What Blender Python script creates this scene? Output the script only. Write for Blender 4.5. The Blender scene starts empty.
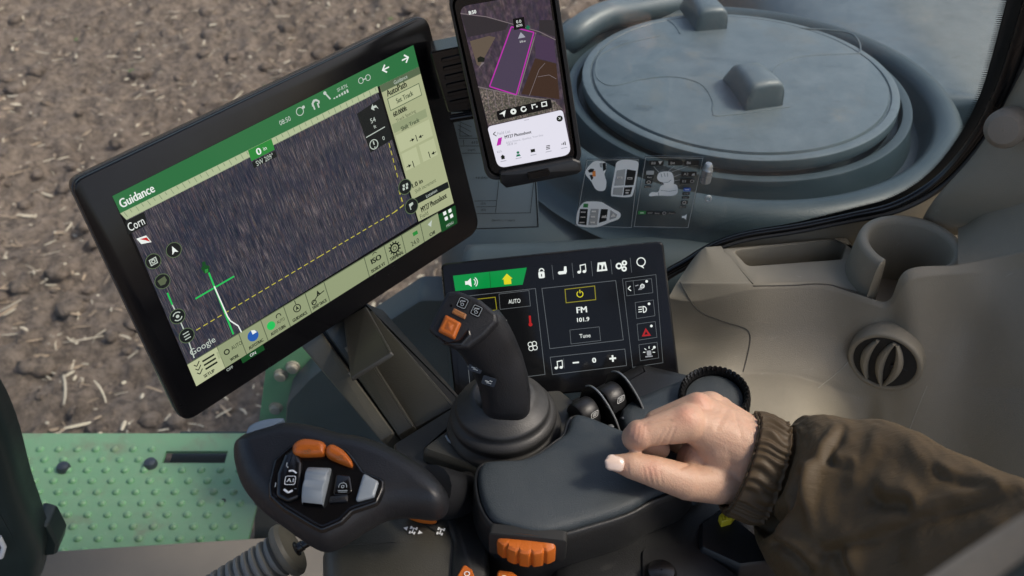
import bpy, bmesh, math, random
import numpy as np
from mathutils import Vector, Matrix
random.seed(7); rng = np.random.default_rng(7)
SC = bpy.context.scene
COL = SC.collection
PI = math.pi

# ------------------------------------------------------------------ camera
EXPO = 0.65
PITCH = math.radians(39.0)
C = Vector((0, 0, 2.75))
RT = Vector((1, 0, 0)); FW = Vector((0, math.cos(PITCH), -math.sin(PITCH))); UP = Vector((0, math.sin(PITCH), math.cos(PITCH)))
FPX = 995.0
cd = bpy.data.cameras.new('camera'); cam = bpy.data.objects.new('camera', cd); COL.objects.link(cam)
cam.location = C
cam.rotation_euler = (PI/2 - PITCH, 0, 0)
cd.sensor_width = 36; cd.lens = 36 * FPX / 1024; cd.clip_start = 0.02; cd.clip_end = 2000
cd.dof.use_dof = True; cd.dof.focus_distance = 0.80; cd.dof.aperture_fstop = 12.0
SC.camera = cam

def ray(px, py): return FW + RT*((px-512)/FPX) + UP*((288-py)/FPX)
def P(px, py, d): return C + ray(px, py)*d
def PZ(px, py, z): r = ray(px, py); return C + r*((z-C.z)/r.z)
def PY(px, py, y): r = ray(px, py); return C + r*((y-C.y)/r.y)
def toworld(v): return RT*v[0] + UP*v[1] + FW*v[2]

class Frame:
    """a plane in the place: origin, axes u (right) and v (up), normal n to the viewer"""
    def __init__(s, o, u, v):
        s.o = Vector(o); s.u = Vector(u).normalized(); v = Vector(v); s.v = (v - s.u*v.dot(s.u)).normalized(); s.n = s.u.cross(s.v)
    def uv(s, px, py):
        r = ray(px, py); t = (s.o - C).dot(s.n)/r.dot(s.n); q = C + r*t - s.o
        return (q.dot(s.u), q.dot(s.v))
    def pt(s, u, v, w=0.0): return s.o + s.u*u + s.v*v + s.n*w
    def sc(s, px, py):          # metres per pixel near here
        r = ray(px, py); return ((s.o - C).dot(s.n)/r.dot(s.n))/FPX

# ------------------------------------------------------------------ mesh builder
class MB:
    def __init__(s): s.v = []; s.f = []; s.m = []; s.sm = []
    def add(s, vs, fs, m=0, smooth=True):
        b = len(s.v); s.v += [tuple(x) for x in vs]
        for f in fs: s.f.append([b+i for i in f]); s.m.append(m); s.sm.append(smooth)
    def loft(s, rings, m=0, closed=True, cap0=True, cap1=True, smooth=True, loop=False):
        n = len(rings[0]); vs = [p for r in rings for p in r]; fs = []
        R = len(rings)
        for i in range(R if loop else R-1):
            i2 = (i+1) % R
            for j in range(n if closed else n-1):
                k = (j+1) % n
                fs.append([i*n+j, i*n+k, i2*n+k, i2*n+j])
        if cap0 and not loop: fs.append(list(range(n))[::-1])
        if cap1 and not loop: fs.append([(R-1)*n+j for j in range(n)])
        s.add(vs, fs, m, smooth)
    def pillow(s, outline, n, prof, m=0, cap0=True, cap1=True, smooth=True):
        """outline (points in a plane with normal n); prof = [(inset, height), ...]"""
        s.loft([inset(outline, n, a, h) for a, h in prof], m, True, cap0, cap1, smooth)
    def dome(s, outline, n, prof, sp=.0015, m=0):
        """filled surface over any outline (concave too); prof = [(distance from the edge, height), ...]"""
        from mathutils.geometry import delaunay_2d_cdt
        n = Vector(n).normalized(); o = Vector(outline[0]); s.weld = 1; a = (Vector((1,0,0)) if abs(n.x) < .8 else Vector((0,1,0))); a = (a-n*a.dot(n)).normalized(); b = n.cross(a)
        P2 = np.array([((p-o).dot(a), (p-o).dot(b)) for p in outline])
        if (P2[:,0]*np.roll(P2[:,1],-1)-np.roll(P2[:,0],-1)*P2[:,1]).sum() < 0: P2 = P2[::-1]
        def dist(Q):
            A = P2; D = np.roll(P2,-1,0)-A; L2 = (D**2).sum(1)+1e-15
            u = np.clip(((Q[:,None,:]-A)*D).sum(2)/L2, 0, 1); e = Q[:,None,:]-A-u[:,:,None]*D; return np.sqrt((e**2).sum(2)).min(1)
        def inside(Q):
            A = P2; B = np.roll(P2,-1,0); c = (A[:,1] > Q[:,1:2]) != (B[:,1] > Q[:,1:2]); x = (B[:,0]-A[:,0])*(Q[:,1:2]-A[:,1])/(B[:,1]-A[:,1]+1e-18)+A[:,0]
            return ((c & (Q[:,0:1] < x)).sum(1) % 2) == 1
        lo, hi = P2.min(0), P2.max(0); xs_ = np.arange(lo[0], hi[0], sp); ys_ = np.arange(lo[1], hi[1], sp*.87)
        G = np.array([(x+(j % 2)*sp/2, y) for j, y in enumerate(ys_) for x in xs_]); G = G[inside(G)]; 
        if len(G): G = G[dist(G) > sp*.45]
        pts = [Vector(p) for p in P2.tolist()]+[Vector(p) for p in G.tolist()]
        r = delaunay_2d_cdt(pts, [], [list(range(len(P2)))], 1, 1e-7)
        V2 = np.array([(v.x, v.y) for v in r[0]]); d = dist(V2); h = np.interp(d, [q[0] for q in prof], [q[1] for q in prof])
        s.add([o+a*x+b*y+n*z for (x, y), z in zip(V2.tolist(), h.tolist())], [list(f) for f in r[2]], m)
    def cushion(s, outline, n, side, prof, sp=.0015, m=0):
        """side walls [(inset, height), ...] ending at (0, h0), closed on top by a dome"""
        s.loft([inset(outline, n, x, h) for x, h in side], m, True, False, False); s.dome([Vector(p)+Vector(n)*side[-1][1] for p in outline], n, [(x, h) for x, h in prof], sp, m)
    def tube(s, path, rad, n=12, m=0, caps=True, sq=1.0, ref=None):
        path = [Vector(p) for p in path]
        if not hasattr(rad, '__len__'): rad = [rad]*len(path)
        rings = []; ref = Vector(ref) if ref else None
        t0 = (path[1]-path[0]).normalized()
        a = ref or (Vector((0,0,1)) if abs(t0.z) < .9 else Vector((1,0,0)))
        for i, p in enumerate(path):
            t = (path[min(i+1, len(path)-1)] - path[max(i-1, 0)]).normalized()
            a = (a - t*a.dot(t)).normalized(); b = t.cross(a)
            rings.append([p + (a*math.cos(2*PI*k/n) + b*sq*math.sin(2*PI*k/n))*rad[i] for k in range(n)])
        s.loft(rings, m, True, caps, caps)
    def lathe(s, c, ax, prof, n=48, m=0, cap0=False, cap1=False, rib=None, ref=None):
        c = Vector(c); ax = Vector(ax).normalized()
        a = Vector(ref) if ref else (Vector((1,0,0)) if abs(ax.x) < .8 else Vector((0,1,0)))
        a = (a-ax*a.dot(ax)).normalized(); b = ax.cross(a)
        rings = []
        for r, h in prof:
            rg = []
            for k in range(n):
                q = 2*PI*k/n; rr = r*(rib(q, r, h) if rib else 1)
                rg.append(c + ax*h + (a*math.cos(q)+b*math.sin(q))*rr)
            rings.append(rg)
        s.loft(rings, m, True, cap0, cap1)
    def box(s, c, ex, ey, ez, m=0):
        c = Vector(c); ex = Vector(ex)/2; ey = Vector(ey)/2; ez = Vector(ez)/2
        vs = [c+ex*a+ey*b+ez*d for d in (-1,1) for a, b in ((-1,-1),(1,-1),(1,1),(-1,1))]
        s.add(vs, [[3,2,1,0],[4,5,6,7],[0,1,5,4],[1,2,6,5],[2,3,7,6],[3,0,4,7]], m, False)
    def build(s, name, mats, parent=None, bevel=0, seg=2, sub=0, sharp=35, recalc=True, solid=0):
        me = bpy.data.meshes.new(name); me.from_pydata(s.v, [], s.f)
        weld = getattr(s, 'weld', 0)
        if not isinstance(mats, (list, tuple)): mats = [mats]
        for k in mats: me.materials.append(k)
        for p, i, q in zip(me.polygons, s.m, s.sm): p.material_index = i; p.use_smooth = True
        if recalc:
            bm = bmesh.new(); bm.from_mesh(me); bmesh.ops.remove_doubles(bm, verts=bm.verts, dist=2e-6) if weld else None; bmesh.ops.recalc_face_normals(bm, faces=bm.faces); bm.to_mesh(me); bm.free()
        if sharp: me.set_sharp_from_angle(angle=math.radians(sharp))
        o = bpy.data.objects.new(name, me); COL.objects.link(o)
        if parent:
            o.parent = parent
            if parent.type == 'EMPTY': o.matrix_parent_inverse = Matrix.Translation(parent.location).inverted()
        if solid:
            md = o.modifiers.new('solid', 'SOLIDIFY'); md.thickness = solid; md.offset = -1
        if bevel:
            md = o.modifiers.new('bevel', 'BEVEL'); md.width = bevel; md.segments = seg; md.limit_method = 'ANGLE'; md.angle_limit = math.radians(30); md.harden_normals = False
        if sub:
            md = o.modifiers.new('sub', 'SUBSURF'); md.levels = sub; md.render_levels = sub
        return o

def inset(pts, n, d, h):
    n = Vector(n); N = len(pts); out = []
    pts = [Vector(p) for p in pts]
    # orientation
    ar = Vector((0,0,0))
    for i in range(N): ar += pts[i].cross(pts[(i+1) % N])
    sg = 1 if ar.dot(n) > 0 else -1
    for i in range(N):
        a, b, c = pts[i-1], pts[i], pts[(i+1) % N]
        e1 = (b-a); e2 = (c-b)
        if e1.length < 1e-9: e1 = e2
        if e2.length < 1e-9: e2 = e1
        n1 = n.cross(e1).normalized()*sg; n2 = n.cross(e2).normalized()*sg
        q = n1+n2; q = q.normalized() if q.length > 1e-6 else n1
        k = max(.5, q.dot(n1))
        out.append(b + q*(d/k) + n*h)
    return out

def smooth_loop(pts, sub=6, closed=True):
    pts = [Vector(p) for p in pts]; N = len(pts); out = []
    rngi = range(N) if closed else range(N-1)
    for i in rngi:
        if closed: p0, p1, p2, p3 = pts[i-1], pts[i], pts[(i+1) % N], pts[(i+2) % N]
        else: p0, p1, p2, p3 = pts[max(i-1,0)], pts[i], pts[i+1], pts[min(i+2,N-1)]
        for k in range(sub):
            t = k/sub
            out.append(0.5*((2*p1)+(p2-p0)*t+(2*p0-5*p1+4*p2-p3)*t*t+(3*p1-p0-3*p2+p3)*t**3))
    if not closed: out.append(pts[-1])
    return out

def round_poly(pts, r, seg=5):
    """polygon with corners rounded (r: one radius or one per corner)"""
    pts = [Vector(p) for p in pts]; N = len(pts); out = []
    if not hasattr(r, '__len__'): r = [r]*N
    for i in range(N):
        a, b, c = pts[i-1], pts[i], pts[(i+1) % N]
        d1 = (a-b).normalized(); d2 = (c-b).normalized()
        ang = d1.angle(d2); L = min(r[i]/max(math.tan(ang/2), .05), .48*(a-b).length, .48*(c-b).length)
        if r[i] <= 0: out.append(b); continue
        s, e = b+d1*L, b+d2*L
        for k in range(seg+1):
            t = k/seg; out.append(s*(1-t)**2 + b*2*t*(1-t) + e*t*t)
    return out

# ------------------------------------------------------------------ naming
def empty(name, loc, label=None, cat=None, group=None):
    o = bpy.data.objects.new(name, None); COL.objects.link(o); o.location = Vector(loc); o.empty_display_size = .05
    tag(o, label, cat, group); return o
def tag(o, label=None, cat=None, group=None, kind=None):
    if label: o['label'] = label
    if cat: o['category'] = cat
    if group: o['group'] = group
    if kind: o['kind'] = kind
    return o

# ------------------------------------------------------------------ materials
def srgb(r, g, b):
    f = lambda c: (c/255)/12.92 if c/255 <= .04045 else ((c/255+.055)/1.055)**2.4
    return (f(r), f(g), f(b))
def newmat(name):
    m = bpy.data.materials.new(name); m.use_nodes = True; nt = m.node_tree; nt.nodes.clear()
    out = nt.nodes.new('ShaderNodeOutputMaterial'); return m, nt, out
def link(nt, a, b): nt.links.new(a, b)
def mixrgb(nt, fac, a, b, mode='MIX'):
    n = nt.nodes.new('ShaderNodeMix'); n.data_type = 'RGBA'; n.blend_type = mode
    for sock, val in ((n.inputs[0], fac), (n.inputs[6], a), (n.inputs[7], b)):
        if hasattr(val, 'is_linked'): link(nt, val, sock)
        elif isinstance(val, (int, float)): sock.default_value = val
        else: sock.default_value = (*val[:3], 1)
    return n.outputs[2]
def ramp(nt, fac, stops):
    n = nt.nodes.new('ShaderNodeValToRGB'); link(nt, fac, n.inputs[0]); cr = n.color_ramp
    while len(cr.elements) < len(stops): cr.elements.new(.5)
    for e, (p, c) in zip(cr.elements, stops): e.position = p; e.color = (*c[:3], 1) if hasattr(c, '__len__') else (c, c, c, 1)
    return n.outputs[0]
def noise(nt, co, scale, detail=4, rough=.55, dist=0):
    n = nt.nodes.new('ShaderNodeTexNoise'); n.inputs['Scale'].default_value = scale; n.inputs['Detail'].default_value = detail
    n.inputs['Roughness'].default_value = rough; n.inputs['Distortion'].default_value = dist
    if co is not None: link(nt, co, n.inputs['Vector'])
    return n.outputs['Fac']
def objco(nt): return nt.nodes.new('ShaderNodeTexCoord').outputs['Object']
def math_(nt, op, a, b=0.0):
    n = nt.nodes.new('ShaderNodeMath'); n.operation = op
    for s, v in ((n.inputs[0], a), (n.inputs[1], b)):
        if hasattr(v, 'is_linked'): link(nt, v, s)
        else: s.default_value = v
    return n.outputs[0]
def mat(name, col, rough=.5, metal=0, var=.15, grain=900, bump=.15, dust=0, dustcol=(.3,.28,.25), spec=.5, big=14, coat=0, sheen=0, fine=True):
    """plastic / paint / cloth: base colour with soft mottling, fine moulded grain, a little dust"""
    m, nt, out = newmat(name); co = objco(nt)
    b = nt.nodes.new('ShaderNodeBsdfPrincipled'); link(nt, b.outputs[0], out.inputs[0])
    n1 = noise(nt, co, big, 5, .6); n2 = noise(nt, co, grain, 2, .5)
    c = mixrgb(nt, n1, [x*(1-var) for x in col], [min(1, x*(1+var)) for x in col])
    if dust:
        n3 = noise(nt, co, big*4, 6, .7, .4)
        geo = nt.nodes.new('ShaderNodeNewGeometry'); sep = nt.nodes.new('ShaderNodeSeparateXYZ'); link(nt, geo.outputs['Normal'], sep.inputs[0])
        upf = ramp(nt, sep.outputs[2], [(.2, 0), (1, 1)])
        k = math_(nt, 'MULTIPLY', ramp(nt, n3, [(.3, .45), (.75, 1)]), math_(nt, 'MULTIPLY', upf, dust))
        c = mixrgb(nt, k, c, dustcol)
    link(nt, c, b.inputs['Base Color'])
    r = ramp(nt, n1, [(.3, max(.02, rough-.07)), (.7, min(1, rough+.07))])
    link(nt, r, b.inputs['Roughness']); b.inputs['Metallic'].default_value = metal
    b.inputs['Specular IOR Level'].default_value = spec; b.inputs['Coat Weight'].default_value = coat; b.inputs['Sheen Weight'].default_value = sheen
    if bump:
        bp = nt.nodes.new('ShaderNodeBump'); bp.inputs['Strength'].default_value = bump; bp.inputs['Distance'].default_value = .0006
        link(nt, n2, bp.inputs['Height']); link(nt, bp.outputs[0], b.inputs['Normal'])
    return m
def wear(m, col, scale, lo, hi, amt=1.0, rough=None, stretch=(1,1,1)):
    """patches of dirt, scuffs or rubbed shine with a shape of their own, mixed over a material"""
    nt = m.node_tree; b = next(n for n in nt.nodes if n.type == 'BSDF_PRINCIPLED'); co = objco(nt)
    mp = nt.nodes.new('ShaderNodeMapping'); mp.inputs['Scale'].default_value = stretch; mp.inputs['Location'].default_value = (scale*.37, 1.7, .3); link(nt, co, mp.inputs[0])
    k = math_(nt, 'MULTIPLY', ramp(nt, noise(nt, mp.outputs[0], scale, 8, .68, .35), [(lo, 0), (hi, 1)]), amt)
    s = b.inputs['Base Color']; link(nt, mixrgb(nt, k, s.links[0].from_socket, col), s)
    if rough is not None:
        r = b.inputs['Roughness']; mx = nt.nodes.new('ShaderNodeMix'); link(nt, k, mx.inputs[0]); link(nt, r.links[0].from_socket, mx.inputs[2]); mx.inputs[3].default_value = rough; link(nt, mx.outputs[0], r)
SCR = 2**-.65
def emit(name, col, k=1.0, rough=.12, spec=.22):
    """a lit patch of a display behind its glass"""
    m, nt, out = newmat(name)
    b = nt.nodes.new('ShaderNodeBsdfPrincipled'); link(nt, b.outputs[0], out.inputs[0])
    b.inputs['Base Color'].default_value = (.004, .004, .004, 1); b.inputs['Roughness'].default_value = rough
    b.inputs['Specular IOR Level'].default_value = spec
    b.inputs['Emission Color'].default_value = (*col, 1); b.inputs['Emission Strength'].default_value = k*SCR
    return m

# ------------------------------------------------------------------ writing and symbols on a plane
_tc = {}
def text_geo(s):
    if s in _tc: return _tc[s]
    cu = bpy.data.curves.new('t', 'FONT'); cu.body = s; cu.size = 1; cu.align_x = 'CENTER'; cu.align_y = 'CENTER'; cu.resolution_u = 3
    o = bpy.data.objects.new('t', cu); me = bpy.data.meshes.new_from_object(o)
    vs = [(v.co.x, v.co.y) for v in me.vertices]; fs = [list(p.vertices) for p in me.polygons]
    bpy.data.objects.remove(o); bpy.data.curves.remove(cu); bpy.data.meshes.remove(me)
    xs = [v[0] for v in vs]; ys = [v[1] for v in vs]
    cx = (min(xs)+max(xs))/2; cy = (min(ys)+max(ys))/2
    _tc[s] = ([(x-cx, y-cy) for x, y in vs], fs, max(xs)-min(xs), max(ys)-min(ys)); return _tc[s]

class Draw:
    """flat marks printed or lit on a plane; positions as seen in the photo, converted to the plane"""
    def __init__(s, fr, mb, w=.0003): s.fr = fr; s.mb = mb; s.w = w
    def _put(s, uvs, faces, m, w): s.mb.add([s.fr.pt(u, v, s.w + w*.00012) for u, v in uvs], faces, m, False)
    def poly(s, uvs, m, w=1): s._put(uvs, [list(range(len(uvs)))], m, w)
    def px(s, pts, m, w=1): s.poly([s.fr.uv(*p) for p in pts], m, w)
    def rect(s, c, wpx, hpx, m, w=1, rot=0, r=0):
        u0, v0 = s.fr.uv(*c); k = s.fr.sc(*c); a, b = wpx*k/2, hpx*k/2; cs, sn = math.cos(rot), math.sin(rot)
        pts = [(-a,-b),(a,-b),(a,b),(-a,b)]
        if r: pts = [(p.x, p.y) for p in round_poly([Vector((x,y,0)) for x,y in pts], r*k, 4)]
        s.poly([(u0+x*cs-y*sn, v0+x*sn+y*cs) for x, y in pts], m, w)
    def frame(s, pts, th, m, w=1):      # outline of a polygon given in photo pixels
        q = [Vector((*s.fr.uv(*p), 0)) for p in pts]; k = s.fr.sc(*pts[0])
        inn = inset(q, Vector((0,0,1)), th*k, 0); n = len(q)
        s._put([(p.x,p.y) for p in q] + [(p.x,p.y) for p in inn], [[i,(i+1)%n,n+(i+1)%n,n+i] for i in range(n)], m, w)
    def disc(s, c, rpx, m, w=1, n=24, sy=1):
        u0, v0 = s.fr.uv(*c); k = s.fr.sc(*c)*rpx
        s.poly([(u0+k*math.cos(2*PI*i/n), v0+k*sy*math.sin(2*PI*i/n)) for i in range(n)], m, w)
    def ring(s, c, rpx, th, m, w=1, n=28, a0=0, a1=2*PI):
        u0, v0 = s.fr.uv(*c); k = s.fr.sc(*c); full = abs(a1-a0-2*PI) < 1e-6; N = n+1
        A = [a0+(a1-a0)*i/n for i in range(N)]
        vs = [(u0+k*rpx*math.cos(a), v0+k*rpx*math.sin(a)) for a in A]+[(u0+k*(rpx-th)*math.cos(a), v0+k*(rpx-th)*math.sin(a)) for a in A]
        s._put(vs, [[i,i+1,N+i+1,N+i] for i in range(n)], m, w)
    def line(s, pts, th, m, w=1, dash=None):
        q = [Vector((*s.fr.uv(*p), 0)) for p in pts]; k = s.fr.sc(*pts[0])*th/2
        for a, b in zip(q, q[1:]):
            d = b-a; L = d.length
            if L < 1e-9: continue
            d /= L; n = Vector((-d.y, d.x, 0))*k
            segs = [(0, L)]
            if dash:
                kk = s.fr.sc(*pts[0]); on, off = dash[0]*kk, dash[1]*kk; segs = []; t = 0
                while t < L: segs.append((t, min(L, t+on))); t += on+off
            for t0, t1 in segs:
                p0, p1 = a+d*t0, a+d*t1
                s.poly([(p0.x-n.x,p0.y-n.y),(p1.x-n.x,p1.y-n.y),(p1.x+n.x,p1.y+n.y),(p0.x+n.x,p0.y+n.y)], m, w)
    def loc(s, c, pts, k, m, w=1, rot=0):   # a little symbol: polygon in its own px units (y up) about c
        u0, v0 = s.fr.uv(*c); k = s.fr.sc(*c)*k; cs, sn = math.cos(rot), math.sin(rot)
        s.poly([(u0+k*(x*cs-y*sn), v0+k*(x*sn+y*cs)) for x, y in pts], m, w)
    def text(s, t, c, hpx, m, w=2, width=None, rot=0, bold=0):
        """hpx: height of the letters; width: forced width, both in photo px"""
        vs, fs, W, H = text_geo(t); u0, v0 = s.fr.uv(*c); k = s.fr.sc(*c)
        ky = k*hpx/H; kx = k*width/W if width else ky
        cs, sn = math.cos(rot), math.sin(rot)
        for o in ([0] if not bold else [-bold/2, bold/2]):
            s._put([(u0+(x*kx+o*k)*cs-y*ky*sn, v0+(x*kx+o*k)*sn+y*ky*cs) for x, y in vs], fs, m, w)

ICONS = {
 'home': [(-4,0),(0,4.2),(4,0),(2.8,0),(2.8,-4),(-2.8,-4),(-2.8,0)],
 'speaker': [(-4.5,-1.6),(-2,-1.6),(1,-4),(1,4),(-2,1.6),(-4.5,1.6)],
 'arrow_left': [(-4,0),(0,4),(1,3),(-1.6,.6),(4,.6),(4,-.6),(-1.6,-.6),(1,-3),(0,-4)],
 'arrow_right': [(4,0),(0,-4),(-1,-3),(1.6,-.6),(-4,-.6),(-4,.6),(1.6,.6),(-1,3),(0,4)],
 'nav': [(0,4.5),(3.4,-4),(0,-2),(-3.4,-4)],
 'seat': [(2,4),(4,4),(4,-.5),(3,-2.5),(-3,-2.5),(-4,-1),(-3,.2),(1.4,.2)],
 'tri': [(-4,-3.2),(4,-3.2),(0,4)],
 'minus': [(-3,-.7),(3,-.7),(3,.7),(-3,.7)],
 'plus': [(-3,-.8),(-.8,-.8),(-.8,-3),(.8,-3),(.8,-.8),(3,-.8),(3,.8),(.8,.8),(.8,3),(-.8,3),(-.8,.8),(-3,.8)],
}
def note(D, c, k, m, w=2):
    D.loc((c[0]-2.5*k, c[1]+3*k), [(1.7*math.cos(a*PI/6), 1.4*math.sin(a*PI/6)) for a in range(12)], k, m, w)
    D.loc((c[0]+2.5*k, c[1]+2.4*k), [(1.7*math.cos(a*PI/6), 1.4*math.sin(a*PI/6)) for a in range(12)], k, m, w)
    D.loc(c, [(-1.6,-3),(-.8,-3),(-.8,3.0),(3.4,3.6),(3.4,-2.4),(4.2,-2.4),(4.2,4.6),(-1.6,4)], k, m, w)
def rr(w, h, r, n=4):
    return [(p.x, p.y) for p in round_poly([Vector((-w/2,-h/2,0)),Vector((w/2,-h/2,0)),Vector((w/2,h/2,0)),Vector((-w/2,h/2,0))], r, n)]
# ------------------------------------------------------------------ world, sun
SUN_EL, SUN_AZ = math.radians(50), math.radians(97)     # azimuth from +Y towards +X
w = bpy.data.worlds.new('World'); SC.world = w; w.use_nodes = True
nt = w.node_tree; nt.nodes.clear()
o_ = nt.nodes.new('ShaderNodeOutputWorld'); bg = nt.nodes.new('ShaderNodeBackground'); sk = nt.nodes.new('ShaderNodeTexSky')
sk.sky_type = 'NISHITA'; sk.sun_disc = False; sk.sun_elevation = SUN_EL; sk.sun_rotation = SUN_AZ; sk.dust_density = 4; sk.air_density = 1.0; sk.ozone_density = 1.0
link(nt, sk.outputs[0], bg.inputs[0]); bg.inputs[1].default_value = .145; link(nt, bg.outputs[0], o_.inputs[0])
sd = bpy.data.lights.new('sun', 'SUN'); so = bpy.data.objects.new('sun', sd); COL.objects.link(so)
sdir = Vector((math.cos(SUN_EL)*math.sin(SUN_AZ), math.cos(SUN_EL)*math.cos(SUN_AZ), math.sin(SUN_EL)))
so.rotation_euler = sdir.to_track_quat('Z', 'Y').to_euler(); so.location = (3, 3, 8)
sd.energy = 1.5; sd.angle = math.radians(10); sd.color = (1, .92, .80)
SC.view_settings.view_transform = 'Standard'; SC.view_settings.look = 'None'; SC.view_settings.gamma = 1; SC.view_settings.use_curve_mapping = False
SC.view_settings.exposure = EXPO
SC.cycles.max_bounces = 8; SC.cycles.transparent_max_bounces = 12
SC.cycles.use_denoising = True
SC.cycles.caustics_reflective = False; SC.cycles.caustics_refractive = False

BLACK = mat('black_gloss_plastic', (.0045,.0045,.005), .25, bump=.02, var=.2)
BEZEL = mat('display_bezel', (.006,.006,.007), .22, bump=.01, var=.15, spec=.28)
SATIN = mat('black_satin_plastic', (.012,.0125,.014), .42, bump=.25)
SOFT = mat('soft_touch_black', (.0095,.010,.0125), .52, bump=.35, var=.2)
RUBBER = mat('dark_grey_rubber', (.017,.0175,.018), .5, bump=.3, var=.2, dust=.12)
PAD = mat('slate_padded_vinyl', (.027,.0365,.043), .58, bump=.7, grain=1300, var=.12, dust=.05)
SKIRT = mat('charcoal_plastic', (.0125,.013,.0135), .44, bump=.5, grain=1200)
OLIVE = mat('dark_olive_plastic', (.042,.040,.032), .42, bump=.5, grain=1200)
OLIVE_LIGHT = mat('olive_grey_plastic', (.10,.094,.074), .5, bump=.4)
POSTM = mat('post_olive_plastic', (.048,.046,.038), .34, bump=.4)
BEIGE = mat('beige_trim_plastic', (.25,.222,.165), .55, bump=.55, grain=1100, var=.06, dust=.05)
BEIGE_DARK = mat('brown_grey_trim', (.22,.19,.152), .6, bump=.5, grain=1100)
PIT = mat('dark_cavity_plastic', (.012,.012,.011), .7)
ORANGE = mat('orange_plastic', (.48,.115,.012), .42, bump=.3, var=.1)
METAL = mat('silver_plastic', (.32,.34,.35), .28, metal=.6, bump=.05)
GREY = mat('grey_scroll_plastic', (.26,.29,.31), .35, bump=.1)
TANK = mat('grey_tank_plastic', (.038,.061,.073), .38, bump=.5, grain=500, var=.2, dust=.42, dustcol=(.25,.29,.315), big=6)  # dust on upward faces also paints the lid top as lit
TANK_SHADED = mat('grey_tank_shaded', (.022,.040,.048), .5, bump=.4, grain=500, var=.18, dust=.1, big=5)  # same tank plastic, darkened to paint the cab's shade into its colour
GREEN = mat('green_paint', (.165,.385,.195), .42, bump=.3, grain=300, var=.14, dust=.4, dustcol=(.26,.25,.2), big=9)
GREENDARK = mat('dark_green_plastic', (.02,.032,.03), .4, bump=.2)
STEEL = mat('zinc_steel', (.55,.48,.41), .45, metal=.5, var=.3, big=60)
BOLT = mat('dark_bolt', (.05,.06,.075), .4, metal=.4)
WHITEP = mat('white_print', (.75,.77,.77), .5, bump=0, var=.03)
GREYP = mat('grey_print', (.30,.33,.34), .5, bump=0, var=.03)
BLACKP = mat('black_print', (.008,.011,.013), .4, bump=0, var=.03)
GREENP = mat('green_print', (.03,.22,.06), .5, bump=0)
BLUEP = mat('blue_print', (.05,.12,.45), .5, bump=0)
ORANGEP = mat('orange_print', (.7,.25,.06), .5, bump=0)
YELLOW = mat('yellow_plastic', (.62,.5,.03), .45)
SPEC = mat('chart_film', (.20,.255,.28), .4, bump=.05, var=.05)
NAIL = mat('nail_polish', (.62,.48,.40), .2, bump=0, var=.02, coat=.5)

wear(GREEN, (.20,.165,.125), 14, .54, .68, .5, .9); wear(GREEN, (.30,.40,.30), 70, .62, .7, .5, .6)
wear(BEIGE, (.20,.175,.13), 9, .52, .75, .35, .75); wear(BEIGE, (.36,.335,.27), 38, .64, .7, .3, .35, (1,3,1))
wear(PAD, (.10,.105,.105), 30, .58, .72, .22, .8); wear(PAD, (.022,.03,.036), 11, .5, .62, .8, .32)
wear(SKIRT, (.07,.068,.062), 40, .6, .72, .3, .75); wear(SOFT, (.012,.0125,.014), 16, .48, .6, .8, .3); wear(SOFT, (.08,.078,.072), 90, .66, .74, .3, .8)
wear(TANK, (.16,.165,.155), 11, .54, .68, .45, .85); wear(TANK, (.022,.035,.042), 26, .62, .7, .5, .3, (1,2.5,1)); wear(TANK_SHADED, (.09,.095,.09), 7, .55, .75, .4, .85)
wear(OLIVE, (.10,.095,.08), 35, .6, .72, .35, .8); wear(ORANGE, (.25,.085,.02), 60, .58, .7, .4, .6); wear(RUBBER, (.07,.068,.062), 30, .56, .7, .35, .8)
def glass_mat(name, tint, rough=.02, ior=1.45, haze=0.0, hcol=(.5,.55,.58)):
    m, nt, out = newmat(name)
    tr = nt.nodes.new('ShaderNodeBsdfTransparent'); tr.inputs[0].default_value = (*tint, 1)
    gl = nt.nodes.new('ShaderNodeBsdfGlossy'); gl.inputs['Roughness'].default_value = rough
    lw = nt.nodes.new('ShaderNodeLayerWeight'); lw.inputs[0].default_value = .5
    fr = math_(nt, 'ADD', .04, math_(nt, 'MULTIPLY', math_(nt, 'POWER', lw.outputs['Facing'], 5.0), .9))
    mx = nt.nodes.new('ShaderNodeMixShader'); link(nt, fr, mx.inputs[0]); link(nt, tr.outputs[0], mx.inputs[1]); link(nt, gl.outputs[0], mx.inputs[2])
    last = mx.outputs[0]
    if haze:        # dust on the pane
        df = nt.nodes.new('ShaderNodeBsdfDiffuse'); df.inputs[0].default_value = (*hcol, 1)
        n = noise(nt, objco(nt), 9, 6, .65, .5); k = ramp(nt, n, [(.35, haze*.5), (.75, haze*1.5)])
        m2 = nt.nodes.new('ShaderNodeMixShader'); link(nt, k, m2.inputs[0]); link(nt, last, m2.inputs[1]); link(nt, df.outputs[0], m2.inputs[2]); last = m2.outputs[0]
    link(nt, last, out.inputs[0]); return m
GLASS = glass_mat('window_glass', (.93,.957,.952), .015, haze=.03)
FILM = glass_mat('clear_film', (.80,.83,.84), .12, haze=.03)

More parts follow.
